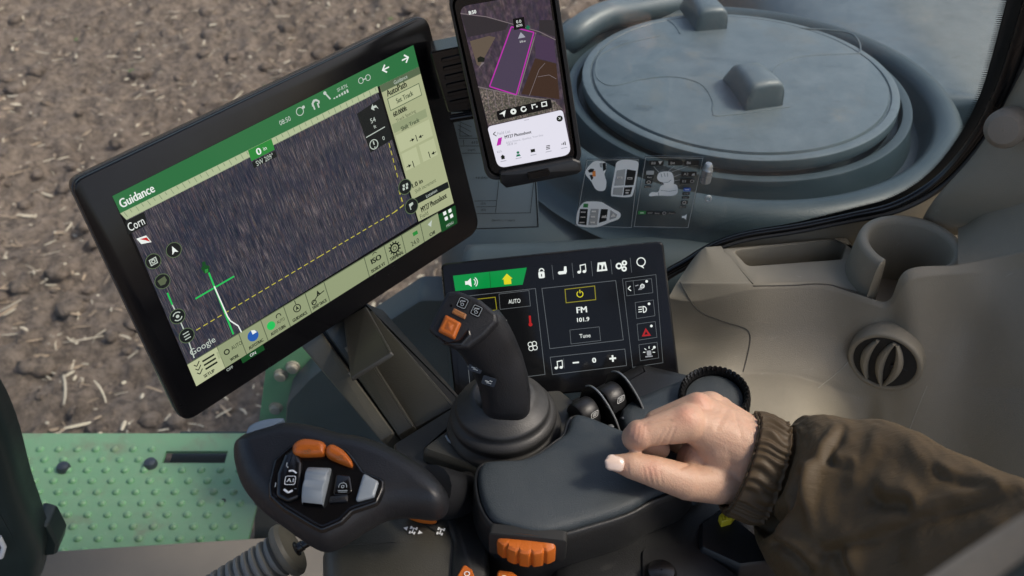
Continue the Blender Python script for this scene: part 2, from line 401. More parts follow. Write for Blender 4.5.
def backlit(name, col):
    """white ink on clear film: lets the daylight behind it through"""
    m, nt, out = newmat(name); a = nt.nodes.new('ShaderNodeBsdfDiffuse'); b = nt.nodes.new('ShaderNodeBsdfTranslucent'); mx = nt.nodes.new('ShaderNodeMixShader')
    c = mixrgb(nt, noise(nt, objco(nt), 60, 3), [x*.96 for x in col], col)
    link(nt, c, a.inputs[0]); link(nt, c, b.inputs[0]); mx.inputs[0].default_value = .55; link(nt, a.outputs[0], mx.inputs[1]); link(nt, b.outputs[0], mx.inputs[2]); link(nt, mx.outputs[0], out.inputs[0]); return m
BEIGE_HIGHLIGHT = mat('beige_trim_highlight', (.36,.335,.27), .45)
SEAMC = mat('trim_gap', (.05,.046,.038), .7)
WHITEF = backlit('white_film_ink', (.95,.95,.93))
def soil_mat():
    m, nt, out = newmat('tilled_soil'); co = objco(nt)
    b = nt.nodes.new('ShaderNodeBsdfPrincipled'); link(nt, b.outputs[0], out.inputs[0]); b.inputs['Roughness'].default_value = .95; b.inputs['Specular IOR Level'].default_value = .15
    n1 = noise(nt, co, 1.6, 6, .6); n2 = noise(nt, co, 22, 6, .7); n3 = noise(nt, co, 120, 4, .7)
    c = mixrgb(nt, n1, (.265,.2,.157), (.37,.288,.228))
    c = mixrgb(nt, ramp(nt, n2, [(.4, .0), (.62, .85)]), c, (.115,.088,.07))
    c = mixrgb(nt, ramp(nt, n3, [(.55, 0), (.8, .7)]), c, (.30,.26,.21))
    link(nt, c, b.inputs['Base Color'])
    bp = nt.nodes.new('ShaderNodeBump'); bp.inputs['Strength'].default_value = 1; bp.inputs['Distance'].default_value = .04
    link(nt, math_(nt, 'ADD', n2, math_(nt, 'MULTIPLY', n3, .4)), bp.inputs['Height']); link(nt, bp.outputs[0], b.inputs['Normal'])
    return m
SOIL = soil_mat()
STRAW = mat('dry_straw', (.56,.48,.36), .8, bump=.3, grain=200, var=.35, big=3)
STRAWB = mat('brown_husk', (.38,.28,.19), .85, bump=.3, grain=200, var=.35, big=3)
SPROUT = mat('sprout_green', (.10,.2,.04), .7)

def skin_mat(knuckles):
    m, nt, out = newmat('skin'); co = objco(nt)
    b = nt.nodes.new('ShaderNodeBsdfPrincipled'); link(nt, b.outputs[0], out.inputs[0])
    n1 = noise(nt, co, 45, 5, .6); n2 = noise(nt, co, 420, 3, .6); n3 = noise(nt, co, 1500, 2, .5)
    c = mixrgb(nt, n1, (.44,.262,.178), (.55,.36,.255))
    for p, r in knuckles:
        d = nt.nodes.new('ShaderNodeVectorMath'); d.operation = 'DISTANCE'; link(nt, co, d.inputs[0]); d.inputs[1].default_value = p
        k = ramp(nt, math_(nt, 'DIVIDE', d.outputs['Value'], r), [(.2, .42), (1, 0)])
        c = mixrgb(nt, k, c, (.50,.205,.14))
    c = mixrgb(nt, ramp(nt, n2, [(.5, 0), (.75, .25)]), c, (.44,.21,.14))
    link(nt, c, b.inputs['Base Color']); b.inputs['Roughness'].default_value = .5; b.inputs['Specular IOR Level'].default_value = .4
    b.inputs['Subsurface Weight'].default_value = .12; b.inputs['Subsurface Radius'].default_value = (.006,.002,.001); b.inputs['Subsurface Scale'].default_value = 1.0
    vo = nt.nodes.new('ShaderNodeTexVoronoi'); vo.inputs['Scale'].default_value = 700; link(nt, co, vo.inputs['Vector'])
    h = math_(nt, 'ADD', math_(nt, 'MULTIPLY', vo.outputs['Distance'], .5), math_(nt, 'MULTIPLY', n3, .4))
    bp = nt.nodes.new('ShaderNodeBump'); bp.inputs['Strength'].default_value = .42; bp.inputs['Distance'].default_value = .0007
    link(nt, h, bp.inputs['Height']); link(nt, bp.outputs[0], b.inputs['Normal'])
    return m

def cloth_mat(name, col, s=1.0):
    m, nt, out = newmat(name); co = objco(nt)
    b = nt.nodes.new('ShaderNodeBsdfPrincipled'); link(nt, b.outputs[0], out.inputs[0])
    n1 = noise(nt, co, 18, 5, .6)
    mp = nt.nodes.new('ShaderNodeMapping'); mp.inputs['Scale'].default_value = (50, 190, 120); mp.inputs['Rotation'].default_value = (0, .3, .5); link(nt, co, mp.inputs[0])
    cr = noise(nt, mp.outputs[0], 1.0, 5, .6, .6); fi = noise(nt, co, 2600, 2, .5)
    c = mixrgb(nt, n1, [x*.94 for x in col], [x*1.06 for x in col]); link(nt, c, b.inputs['Base Color'])
    b.inputs['Roughness'].default_value = .56; b.inputs['Sheen Weight'].default_value = .1; b.inputs['Sheen Tint'].default_value = (.6,.5,.38,1); b.inputs['Specular IOR Level'].default_value = .35
    bp = nt.nodes.new('ShaderNodeBump'); bp.inputs['Strength'].default_value = .55*s; bp.inputs['Distance'].default_value = .0018
    link(nt, math_(nt, 'ADD', cr, math_(nt, 'MULTIPLY', fi, .12)), bp.inputs['Height']); link(nt, bp.outputs[0], b.inputs['Normal'])
    return m
JACKET = cloth_mat('brown_jacket_cloth', (.070,.046,.020))
CUFFM = cloth_mat('brown_cuff_cloth', (.056,.036,.016), .5)
SEATC = mat('beige_seat_fabric', (.56,.43,.30), .9, bump=1, grain=500, var=.35, big=40, sheen=.3)
# ================================================================== displays
def screen_tex(name, fr, stops, su, sv, k=1.0, patch=None, detail=4):
    """lit satellite picture: streaky noise in the plane's own axes"""
    m, nt, out = newmat(name); co = objco(nt)
    b = nt.nodes.new('ShaderNodeBsdfPrincipled'); link(nt, b.outputs[0], out.inputs[0])
    b.inputs['Base Color'].default_value = (.004,.004,.004,1); b.inputs['Roughness'].default_value = .12; b.inputs['Specular IOR Level'].default_value = .22
    def dot(ax):
        n = nt.nodes.new('ShaderNodeVectorMath'); n.operation = 'DOT_PRODUCT'; link(nt, co, n.inputs[0]); n.inputs[1].default_value = ax; return n.outputs['Value']
    cx = nt.nodes.new('ShaderNodeCombineXYZ'); link(nt, math_(nt, 'MULTIPLY', dot(fr.u), su), cx.inputs[0]); link(nt, math_(nt, 'MULTIPLY', dot(fr.v), sv), cx.inputs[1])
    n1 = noise(nt, cx.outputs[0], 1.0, detail, .7); c = ramp(nt, n1, stops)
    n2 = noise(nt, co, 28, 4, .6)
    cy = nt.nodes.new('ShaderNodeCombineXYZ'); link(nt, math_(nt, 'MULTIPLY', dot(fr.u), su*.33), cy.inputs[0]); link(nt, math_(nt, 'MULTIPLY', dot(fr.v), sv*2), cy.inputs[1]); cy.inputs[2].default_value = 7.3
    n3 = noise(nt, cy.outputs[0], 1.0, 3, .6)
    if patch:
        c = mixrgb(nt, ramp(nt, n2, [(.4, 0), (.65, .6)]), c, patch[0], 'MIX')
        c = mixrgb(nt, ramp(nt, n3, [(.55, 0), (.8, .5)]), c, patch[1], 'MIX')
    nc = nt.nodes.new('ShaderNodeTexNoise'); nc.inputs['Scale'].default_value = 1.0; nc.inputs['Detail'].default_value = 2; link(nt, cx.outputs[0], nc.inputs['Vector'])
    c = mixrgb(nt, .22, c, nc.outputs['Color'], 'OVERLAY')
    link(nt, c, b.inputs['Emission Color']); b.inputs['Emission Strength'].default_value = k*SCR
    return m

E_GREEN = emit('lit_green_bar', srgb(48,112,66)); E_GREEN2 = emit('lit_bright_green', srgb(44,135,58)); E_DKGREEN = emit('lit_deep_green', srgb(22,72,34))
E_STRIP = emit('lit_pale_strip', srgb(176,188,150)); E_STRIP2 = emit('lit_strip_ticks', srgb(128,142,112))
E_PANEL = emit('lit_panel', srgb(168,174,136)); E_TILE = emit('lit_tile', srgb(182,188,150)); E_BAR = emit('lit_toolbar', srgb(146,156,120)); E_BARL = emit('lit_toolbar_line', srgb(90,100,76))
E_HEAD = emit('lit_panel_heading', srgb(88,104,78)); E_DARK = emit('lit_dark_overlay', srgb(26,30,30)); E_INK = emit('lit_ink', srgb(22,28,22)); E_INK2 = emit('lit_grey_ink', srgb(88,98,74))
E_WHITE = emit('lit_white', srgb(235,240,235)); E_SOFTW = emit('lit_soft_white', srgb(190,200,190)); E_LINE = emit('lit_green_line', srgb(40,190,90)); E_YEL = emit('lit_yellow', srgb(190,180,70)); E_RED = emit('lit_red', srgb(190,30,30)); E_BLUE = emit('lit_blue', srgb(40,90,170))
E_BLK = emit('lit_black', srgb(9,10,12)); E_FR = emit('lit_hairline', srgb(92,96,98)); E_GOLD = emit('lit_gold', srgb(220,210,30)); E_GOLDL = emit('lit_gold_line', srgb(140,132,30)); E_GTAB = emit('lit_green_tab', srgb(0,140,62)); E_TRI = emit('lit_red_triangle', srgb(170,28,28)); E_GR = emit('lit_grey', srgb(150,152,155))

# ---- big guidance display: plane recovered from its four screen corners
u1 = toworld((0.7220, 0.4965, 0.4566+.02)); v1 = toworld((-0.1864, 0.8342, -0.5049))
o1 = C + toworld((-0.16796, 0.06292, 0.81596))
F1 = Frame(o1, u1, v1)
big = empty('guidance_display', F1.pt(0, -.11, -.03), 'large tilted black monitor lit with a green topped field guidance map', 'display')
def quad(fr, pts): return [fr.pt(*fr.uv(*p)) for p in pts]
MAP1 = screen_tex('lit_field_map', F1, [(.3, srgb(14,15,23)), (.43, srgb(42,44,56)), (.55, srgb(72,70,78)), (.68, srgb(142,134,132))], 1700, 60, 1.0, (srgb(34,42,60), srgb(108,84,74)), 6)
outer = round_poly(quad(F1, [(71,183.5),(427,14),(481,230),(184,424.5)]), [.010,.012,.016,.012], 6)
mb = MB(); mb.pillow(outer, F1.n, [(.016,-.032),(.006,-.029),(.001,-.016),(0,-.010),(0,-.0012),(.0005,-.0003),(.0012,0)], 0)
mb.build('housing', BEZEL, big, sharp=25)
mb = MB(); ed = [inset(outer, F1.n, .0001, h) for h in (-.0125, -.011)]; mb.loft([inset(outer, F1.n, .0001, -.0062), inset(outer, F1.n, -.0006, -.0056), inset(outer, F1.n, .0001, -.005)], 0, True, False, False)
mb.build('edge_trim', mat('grey_edge_plastic', (.07,.07,.072), .4), big)
# the picture
scr = MB(); D = Draw(F1, scr); M1 = [E_BLK, MAP1]; D.px([(112,196),(413,45),(457,223),(196,386)], 0, 0)
mp = MB(); D2 = Draw(F1, mp); D2.px([(125.5,219.5),(377.5,92),(417,221.5),(187,364.5)], 0, 1)
screen = scr.build('screen', M1, big)
mp.build('field_map', [MAP1], screen)
ROT1 = 0.0
MM = [E_GREEN, E_GREEN2, E_DKGREEN, E_STRIP, E_STRIP2, E_PANEL, E_TILE, E_BAR, E_BARL, E_HEAD, E_DARK, E_INK, E_INK2, E_WHITE, E_SOFTW, E_LINE, E_YEL, E_RED, E_BLUE]
(GR, G2, DG, ST, ST2, PN, TI, BA, BL, HD, DK, INK, INK2, WH, SW, LN, YE, RD, BU) = range(len(MM))
# title bar
t = MB(); D = Draw(F1, t)
D.px([(112,196),(413,45),(418.5,66.7),(120,213.2)], GR, 1)
D.text('Guidance', (136.5,195.6), 9.4, WH, 3, 37, bold=.5)
D.text('08:50', (284.5,120.6), 5, SW, 3, 13)
D.ring((299.5,111.3), 4.4, .8, SW, 3); D.loc((303,107), rr(3,3,1), 1, SW, 3); D.loc((315.5,103.5), [(-5,-1),(-4.5,2),(-1.5,4.8),(2,4.2),(4.8,1),(4,-1.5),(2.6,-1.2),(2.8,1),(0,2.6),(-2.6,1),(-2.6,-1.4)], 1, SW, 3); D.rect((313.6,107.2), 1.6, 5, SW, 3); D.rect((317.8,105.2), 1.6, 5, SW, 3)
D.line([(324,92.5),(330,99)], 1.6, SW, 3); D.disc((324.4,93), 1.8, SW, 3); D.text('SF-RTK', (342,87.8), 3.6, SW, 3, 13)
for i in range(6): D.rect((334+i*2.6, 98.2-i*1.45), 2, 1.2+i*.45, SW, 3)
D.ring((360.5,80.5), 3.2, .7, SW, 3); D.ring((367.5,77.5), 3.2, .7, SW, 3); D.rect((364,79), 5, 1, SW, 3)
D.loc((385,68.6), ICONS['arrow_left'], 1.15, WH, 3); D.loc((405,58.6), ICONS['arrow_right'], 1.15, WH, 3)
t.build('title_bar', MM, screen)
# ruler strip with its heading tab
t = MB(); D = Draw(F1, t)
D.px([(120,213.2),(377,86),(378.5,92.3),(126.3,219.8)], ST, 1)
a, b, c_, d_ = [Vector(x) for x in ((120.2,213.8),(377,86.6),(378.2,90.3),(122.8,217))]
for i in range(44):
    k = (i+.6)/44; p = a.lerp(b, k); q = d_.lerp(c_, k); q = p.lerp(q, 1.4 if i % 2 == 0 else .9); D.line([p, q], .7, ST2, 2)
D.px([(247.5,150.2),(271,138.6),(274.3,149.4),(251,161)], G2, 3); D.text('0', (258.2,151.2), 7, WH, 4, 5, bold=.5); D.text('in', (264.4,148.2), 3.8, WH, 4)
D.px([(251.5,162),(274.8,150.6),(276.6,156.6),(253.6,168)], DK, 3); D.text('SW 209°', (264.2,159.2), 5.6, SW, 4, 20)
t.build('heading_ruler', MM, screen)
# right hand column
t = MB(); D = Draw(F1, t)
D.px([(379.2,85.6),(418.5,66.7),(453.4,203),(418.3,221.4)], PN, 2)
D.px([(379.2,85.6),(418.5,66.7),(420.2,73.6),(381.3,92.4)], HD, 3); D.text('Guidance', (400,79.4), 3.8, SW, 4, 17)
D.text('AutoPath', (396,88.6), 6.4, INK, 4, 25, bold=.45)
D.px([(386.6,98.6),(418.4,82.8),(421.6,95),(390,111)], TI, 3); D.frame([(386.6,98.6),(418.4,82.8),(421.6,95),(390,111)], .8, HD, 4); D.text('Set Track', (404,96.8), 5.2, INK2, 5, 21, bold=.45)
D.text('60.000ft', (399.5,111.2), 5, INK, 4, 17, bold=.45); D.text('Track Spacing', (405.5,116), 4.2, INK2, 4, 25); 
D.px([(391.5,124.5),(425,108.6),(427,116.5),(393.8,133)], BA, 3); D.text('Shift Track', (409.6,124.2), 4.6, INK2, 4, 23, bold=.45)
for q in ([(395,135.5),(428.5,119.2),(432.5,135.5),(400,152)], [(401,154),(415.6,146.6),(420,163.5),(405.6,171)], [(418.5,145.2),(433.2,138),(437.4,154.5),(423,161.8)]): D.px(q, TI, 3)
for c0, s_ in (((416,138),(-1,1)), ((412.8,164),(-1,)), ((428.8,154.6),(1,))):
    D.rect(c0, .9, 7, INK, 4)
    for g in s_: D.loc((c0[0]+g*4, c0[1]-g*1.6), [(g*-2.6,0),(g*1,1.8),(g*1,-1.8)], 1, INK, 4); D.rect((c0[0]+g*5.6, c0[1]-g*2.4), 3, .7, INK, 4)
D.text('1.0 in', (416.8,183), 5, INK, 4, 13, bold=.45); D.text('Shift Increment', (425,185.6), 4.2, INK2, 4, 27)
D.px([(413.2,198.6),(447.2,181.4),(448.8,187.4),(415,204.8)], DK, 3); D.text('Location', (431,193), 3.4, SW, 4, 14)
D.text('MY27 Photoshoot', (433.4,202.2), 6, INK, 4, 33, bold=.45); D.text('Field', (423.6,214.6), 5, INK2, 4, 10)
t.build('guidance_column', MM, screen)
# bottom toolbar
t = MB(); D = Draw(F1, t)
D.px([(187,364.5),(437.4,213.2),(441.2,231),(196,386)], BA, 2); 
D.line([(187,364.2),(437.4,212.8)], 1, BL, 3)
tops = [(187,364.5),(437.4,213.2)]; bots = [(196,386),(441.2,231)]
fr_ = [.0,.1175,.205,.293,.384,.470,.545,.706,.785,.855,.93,1]
def bar(k, f=.5):
    p = Vector(tops[0]).lerp(Vector(tops[1]), k); q = Vector(bots[0]).lerp(Vector(bots[1]), k); return tuple(p.lerp(q, f))
for k in fr_[1:-1]: D.line([bar(k, 0), bar(k, 1)], .9, BL, 3)
mid = lambda i: (fr_[i]+fr_[i+1])/2
D.px([bar(0,.0),bar(fr_[1],.0),bar(fr_[1],1),bar(0,1)], TI, 3)
for f in (.22,.4,.58): D.line([bar(.052,f), bar(.1,f)], 2, INK, 4); D.line([bar(.02,f-.06), bar(.028,f+.05), bar(.043,f-.1)], 1, INK, 4)
lab = ['SETUP','WORK','AUTOTRAC','AUTO TURN','GUIDANCE','SWAP TRACK','','ISOBUS VT','TERMINAL','','Off']
for i, s_ in enumerate(lab):
    if s_: c0 = bar(mid(i), .82); D.text(s_, c0, 3.6, INK, 4, min(17, 2.4*len(s_)), bold=.35)
c0 = bar(mid(1)-.018,.42); D.ring(c0, 3.2, 1.2, INK, 4); D.text('AUTO', bar(mid(1)+.022,.4), 4.2, INK, 4, 12)
D.disc(bar(mid(2),.42), 6, BU, 4); D.loc(bar(mid(2),.36), [(0,0),(0,5),(3.6,3.4),(5,0)], 1, WH, 5)
D.disc(bar(mid(3)-.018,.46), 4.6, LN, 4); D.ring(bar(mid(3)+.018,.26), 3, .9, INK, 4, 20, -.4, PI+.4); D.text('AUTO', bar(mid(3)+.02,.5), 3.4, INK, 4, 9)
D.ring(bar(mid(4),.4), 4.4, 1, INK, 4); D.loc(bar(mid(4),.4), [(-2,-2.2),(0,2.8),(2,-2.2),(0,-1)], 1, INK, 4); D.line([bar(mid(4),.02), bar(mid(4),.2)], .8, INK, 4)
D.line([bar(fr_[5]+.012,.62), bar(mid(5),.42), bar(fr_[6]-.008,.36)], 1, INK, 4); D.ring(bar(fr_[5]+.02,.6), 3, 1, INK, 4); D.loc(bar(mid(5)+.006,.3), ICONS['nav'], .7, INK, 4)
D.text('ISO', bar(mid(7),.38), 5.6, INK, 4, 12, bold=.8); D.ring(bar(mid(7),.16), 3, .7, INK, 4, 14, .3, PI-.3)
g = bar(mid(8),.4); D.ring(g, 5.6, 1.7, INK, 4); D.ring(g, 2.4, .7, INK, 4)
for i in range(12): a_ = i*PI/6; D.loc(g, [(5.2*math.cos(a_-.12),5.2*math.sin(a_-.12)),(7.4*math.cos(a_-.09),7.4*math.sin(a_-.09)),(7.4*math.cos(a_+.09),7.4*math.sin(a_+.09)),(5.2*math.cos(a_+.12),5.2*math.sin(a_+.12))], 1, INK, 4)
D.text('24.0', bar(mid(9)+.004,.72), 5, INK, 4, 10); D.rect(bar(mid(9)+.012,.3), 6, 4, G2, 4)
D.loc(bar(mid(10),.3), [(-4,1),(4,4),(0,-4)], .8, SW, 4)
D.px([(215.8,352.5),(237,339.5),(239.5,345.8),(218.4,359)], BA, 3)
D.px([(240.2,358.2),(262.4,344.4),(264.6,349.4),(242.4,363.2)], DG, 3); D.text('ON', (252.4,353.8), 3.2, WH, 4); D.text('OFF', (229.4,368.2), 3, SW, 4)
D.px([(437.6,214.6),(454.8,205),(457,223),(441.2,232.4)], DG, 3)
for dx in (-2.6, 2.6):
    for dy in (-2.6, 2.6): D.rect((447.6+dx+dy*.3, 214.4+dy-dx*.5), 3.8, 3.8, WH, 4)
D.text('MENU', (449.4,224), 2.8, SW, 4, 9)
t.build('bottom_toolbar', MM, screen)
# marks and buttons floating over the map
t = MB(); D = Draw(F1, t)
D.px([(124.6,221.6),(144,211.6),(147,224.6),(128,234.6)], DK, 2); D.text('Corn', (135.6,223.8), 9, WH, 3, 17)
D.loc((143.6,240), [(-6,5),(4,3.4),(6,-5.6),(-4,-2.4)], 1, WH, 2); D.loc((144.4,240.2), [(-4,3.6),(3,2),(4.4,-4),(1,-.5)], 1, RD, 3)
t.build('crop_badge', MM, screen)
def mapbtn(c0, kind, r=8.2):
    t = MB(); D = Draw(F1, t); D.disc(c0, r, DK, 4, 28); D.ring(c0, r, .8, HD, 5)
    if kind == 'nav': D.loc(c0, ICONS['nav'], 1.0, WH, 6)
    elif kind == 'target': D.ring(c0, 2.2, 1, SW, 6); D.frame([(c0[0]-4.6,c0[1]-1),(c0[0]+2.4,c0[1]-4.8),(c0[0]+4.8,c0[1]+1.4),(c0[0]-2.2,c0[1]+5)], 1, SW, 6)
    elif kind == 'layer': D.loc(c0, [(-4.4,3),(4,4),(4.4,-1),(1,-4),(-3.6,-3.2)], 1, INK2, 6)
    elif kind == 'sat': D.ring(c0, 5, 1, SW, 6, 14, .5, PI-.5); D.ring(c0, 5, 1, SW, 6, 14, PI+.5, 2*PI-.5); D.disc(c0, 1.8, SW, 6)
    elif kind == 'list':
        for k in (-2.6, 0, 2.6): D.rect((c0[0]+k*.45, c0[1]+k), 6.5, 1, SW, 6)
    elif kind == 'grid':
        for k in (-1.6, 1.6): D.rect((c0[0]-1.4, c0[1]+k+.6), 2.4, 2.6, SW, 6); D.rect((c0[0]+1.8, c0[1]+k-.8), 2.4, 2.6, SW, 6)
    else: D.loc(c0, [(-2.4,-3),(-1.4,-3),(-1.4,0),(2.6,1.2),(2.4,3.6),(-2.4,3.4)], 1, SW, 6)
    return t.build('map_button', MM, screen)
for c0, k in (((173.3,249.7),'nav'),((152.8,261),'target'),((162,281),'layer'),((177,316),'sat'),((186.3,335.2),'list'),((404.5,186.6),'grid'),((411,206),'flag')): mapbtn(c0, k)
t = MB(); D = Draw(F1, t)
D.px([(356.6,113.6),(380.6,97.6),(392.4,139),(370,152.6)], DK, 3)
D.loc((374,107), [(-4,0),(-1,3.6),(-1,1.4),(2,1.2),(3.6,-3.4),(1.6,-.8),(-1,-.8),(-1,-3)], 1.1, SW, 4); D.text('54', (372.4,120), 5, SW, 4, 6); D.text('ft', (374.4,126.4), 3.6, SW, 4)
D.line([(365.6,137.4),(384.4,126.6)], .9, SW, 4); D.ring((373.4,144.2), 5.2, .9, SW, 4); D.rect((373.2,142.8), 1.2, 4, SW, 4); D.rect((374.4,147), 1.2, 1.2, SW, 4); D.text('0', (383,138), 4, SW, 4)
t.build('turn_preview', MM, screen)
t = MB(); D = Draw(F1, t)
D.line([(208.4,272.4),(233,334)], 1.8, LN, 3); D.line([(195,298.6),(233.8,276)], 1.7, LN, 3)
D.line([(213.8,286),(227,316),(230,320.6),(237.8,325.6),(241,332)], 1.3, WH, 4); D.line([(167,292.6),(172,304.6)], 1.6, LN, 3); D.line([(172,304.6),(178.6,318),(187.6,339),(193.8,357.7)], 1.2, SW, 3)
D.line([(195.8,330),(319.7,256),(394,212)], 1.0, YE, 3, (5,3.2)); D.line([(388.5,143),(398,180)], .9, YE, 3, (5,3.2))
D.line([(398.5,190),(403,205),(394,212)], 1.2, YE, 3, (5,3.2))
D.loc((205,268), [(-2.6,-4),(1.6,-5),(4,0),(1.6,2.4),(2.2,6),(-.6,6.6),(-1.6,3),(-3.6,2)], 1.15, DG, 4); D.loc((205.6,270), [(-2,-2.4),(1.2,-2.8),(2.4,.6),(-1,1.4)], 1, G2, 5)
t.build('guidance_lines', MM, screen)
t = MB(); D = Draw(F1, t); D.text('Google', (202.6,346.6), 9, SW, 3, 28); t.build('map_credit', MM, screen)

# ---- smaller touch screen on the console end
u2 = toworld((0.9932, 0.1006, -0.0593)); v2 = toworld((-0.1149, 0.995, -0.045)); F2 = Frame(C + toworld((0.0404,-0.0300,0.8463)), u2, v2)
sm = empty('touch_screen', F2.pt(0,-.06,-.02), 'smaller black touch screen on the console showing FM 101.9 radio and white icons', 'display')
out2 = round_poly(quad(F2, [(440,264),(663.5,240.6),(680.5,383),(455,405.5)]), .0055, 6)
mb = MB(); mb.pillow(out2, F2.n, [(.010,-.030),(.002,-.026),(.0002,-.016),(0,-.004),(.0008,-.001),(.002,0)], 0); mb.build('housing', BEZEL, sm, sharp=25)
M2 = [E_BLK, E_GTAB, E_WHITE, E_FR, E_GOLD, E_GOLDL, E_TRI, E_GR, E_DKGREEN]; (K0,K1,KW,KF,KG,KL,KR,KY,KD) = range(9)
def q1(x, y): return (420+x/3.389, 230+y/3.389)
t = MB(); D = Draw(F2, t); D.px([q1(108,152),q1(800,82),q1(832,470),q1(135,540)], K0, 0); scr2 = t.build('screen', M2, sm)
t = MB(); D = Draw(F2, t); D.px([q1(112,155),q1(362,127),q1(348,185),q1(120,207)], K1, 1); D.line([q1(236,143),q1(240,196)], .5, KD, 2)
D.loc(q1(170,178), ICONS['speaker'], 1.1, KW, 3); D.ring(q1(176,177), 4, .9, KW, 3, 10, -.9, .9); D.ring(q1(176,177), 6, .9, KW, 3, 12, -.9, .9); D.loc(q1(296,166), ICONS['home'], 1.3, KG, 3); t.build('home_tab', M2, scr2)
t = MB(); D = Draw(F2, t)
c0 = q1(412,152); D.rect(c0, 6.2, 6.6, KW, 2, 0, 1.6); D.ring((c0[0],c0[1]-4), 2.8, 1.1, KW, 2, 14, -.2, PI+.2); D.rect((c0[0],c0[1]+.4), 1, 2.6, K0, 3)
D.loc(q1(482,140), ICONS['seat'], 1.15, KW, 2); note(D, q1(548,132), 1.05, KW)
c0 = q1(616,125); D.loc(c0, [(-5,-4),(5,-4),(4,4.4),(-3.4,4.4)], 1.05, KW, 2); D.loc(c0, [(-3,-2.4),(-.6,-2.4),(-.2,1.4),(-2.2,2.6)], 1.05, K0, 3); D.loc(c0, [(.6,-2.4),(3.2,-2.4),(2.4,2.6),(1.2,-.2)], 1.05, K0, 3)
for dx, dy, r in ((-2.6,1.4,3.3),(2.8,-1.6,2.7),(2.6,4.2,2.7)): c1 = (621.5+dx, 264.6+dy); D.ring(c1, r, 1.6, KW, 2, 16)
c0 = q1(749,108); D.ring(c0, 4.6, 1.0, KW, 2); D.loc(c0, [(-1.2,-4.4),(1.6,-4.6),(2.4,-7)], 1, KW, 2)
for x in (447,515,580,646,712): D.line([q1(x,118-(x-447)*.09),q1(x+5,168-(x-447)*.09)], .5, KF, 2)
t.build('icon_row', M2, scr2)
t = MB(); D = Draw(F2, t)
D.frame([q1(412,197),q1(664,170),q1(690,373),q1(439,403)], .6, KF, 2); D.frame([q1(490,200),q1(593,188),q1(597,237),q1(494,248)], .8, KL, 2)
c0 = q1(542,217); D.ring(c0, 3.4, .8, KG, 3, 24, PI/2+.5, PI*2.5-.5); D.rect((c0[0],c0[1]-2.6), .9, 3.6, KG, 3)
D.text('FM', q1(548,270), 6, KW, 3, 10, bold=.5); D.text('101.9', q1(553,303), 4.2, KW, 3, 12, bold=.3); D.frame([q1(507,338),q1(608,327),q1(613,375),q1(511,387)], .5, KF, 2); D.text('Tune', q1(559,358), 4, KW, 3, 11)
t.build('radio_panel', M2, scr2)
t = MB(); D = Draw(F2, t)
D.frame([q1(440,430),q1(695,402),q1(701,460),q1(448,491)], .6, KF, 2); note(D, q1(470,457), 1.0, KW); D.rect(q1(488,452), .4, 10, KF, 2); D.loc(q1(528,449), ICONS['minus'], 1.05, KW, 3); D.text('0', q1(590,441), 5, KW, 3, 3.4, bold=.6); D.loc(q1(653,435), ICONS['plus'], 1.1, KW, 3)
t.build('volume_panel', M2, scr2)
t = MB(); D = Draw(F2, t)
D.frame([q1(685,165),q1(800,150),q1(824,450),q1(720,466)], .5, KF, 2)
D.frame([q1(696,174),q1(785,164),q1(790,213),q1(700,224)], .5, KF, 2); D.line([(q1(713,190)[0],q1(713,190)[1]),q1(705,198),q1(715,206)], .9, KW, 3); D.line([q1(722,171),q1(727,220)], .5, KF, 2)
for y in (245, 318, 388): D.frame([q1(728+(y-245)*.09,y),q1(791+(y-245)*.09,y-9),q1(797+(y-245)*.09,y+46),q1(733+(y-245)*.09,y+56)], .5, KF, 2)
c0 = q1(750,193); D.loc(c0, [(-4,-3),(0,-3),(4,2),(1,4),(-1,1),(-2,-.6)], .9, KY, 3); D.line([(c0[0]-6,c0[1]-1),(c0[0]-3,c0[1]-2)], .8, KY, 3); D.ring((c0[0]+1,c0[1]-.8), 2.2, .8, KW, 3)
c0 = q1(757,269); D.ring(c0, 3.4, .9, KW, 3, 14, -PI/2, PI/2); D.rect((c0[0]-.2,c0[1]), .9, 6.8, KW, 3)
for k in (-2.4, 0, 2.4): D.rect((c0[0]-3.2,c0[1]+k), 3.6, .8, KW, 3)
D.loc(q1(766,347), ICONS['tri'], 1.15, KR, 3); D.loc(q1(766,349), ICONS['tri'], .45, K0, 4)
c0 = q1(776,414); D.rect((c0[0],c0[1]+.8), 4.4, 5, KY, 3, 0, 1); D.rect((c0[0],c0[1]+4.2), 7.4, 1.2, KY, 3)
for a_ in (0,.7,1.57,2.44,3.14): D.line([(c0[0]+3.6*math.cos(a_),c0[1]-3.6*math.sin(a_)),(c0[0]+6*math.cos(a_),c0[1]-6*math.sin(a_))], .7, KW, 3)
for p in (q1(768,174),q1(776,250),q1(784,325),q1(794,397)): D.disc(p, 1.3, KW, 3)
t.build('light_column', M2, scr2)
t = MB(); D = Draw(F2, t)
D.frame([q1(140,225),q1(392,197),q1(425,490),q1(168,522)], .6, KF, 2); D.frame([q1(160,237),q1(256,226),q1(262,272),q1(165,282)], .8, KL, 2); D.frame([q1(267,216),q1(370,204),q1(375,258),q1(271,270)], .5, KF, 2); D.text('AUTO', q1(320,241), 4.2, KW, 3, 12)
D.text('72°F', q1(268,316), 6, KW, 3, 16); D.line([q1(372,290),q1(374,318)], 2, KR, 3); D.disc(q1(374.5,320), 1.9, KR, 3)
c0 = q1(382,393)
for a_ in range(4): D.ring((c0[0]+2.9*math.cos(a_*PI/2+.6), c0[1]+2.9*math.sin(a_*PI/2+.6)), 2.6, .7, KW, 3, 14)
t.build('climate_panel', M2, scr2)

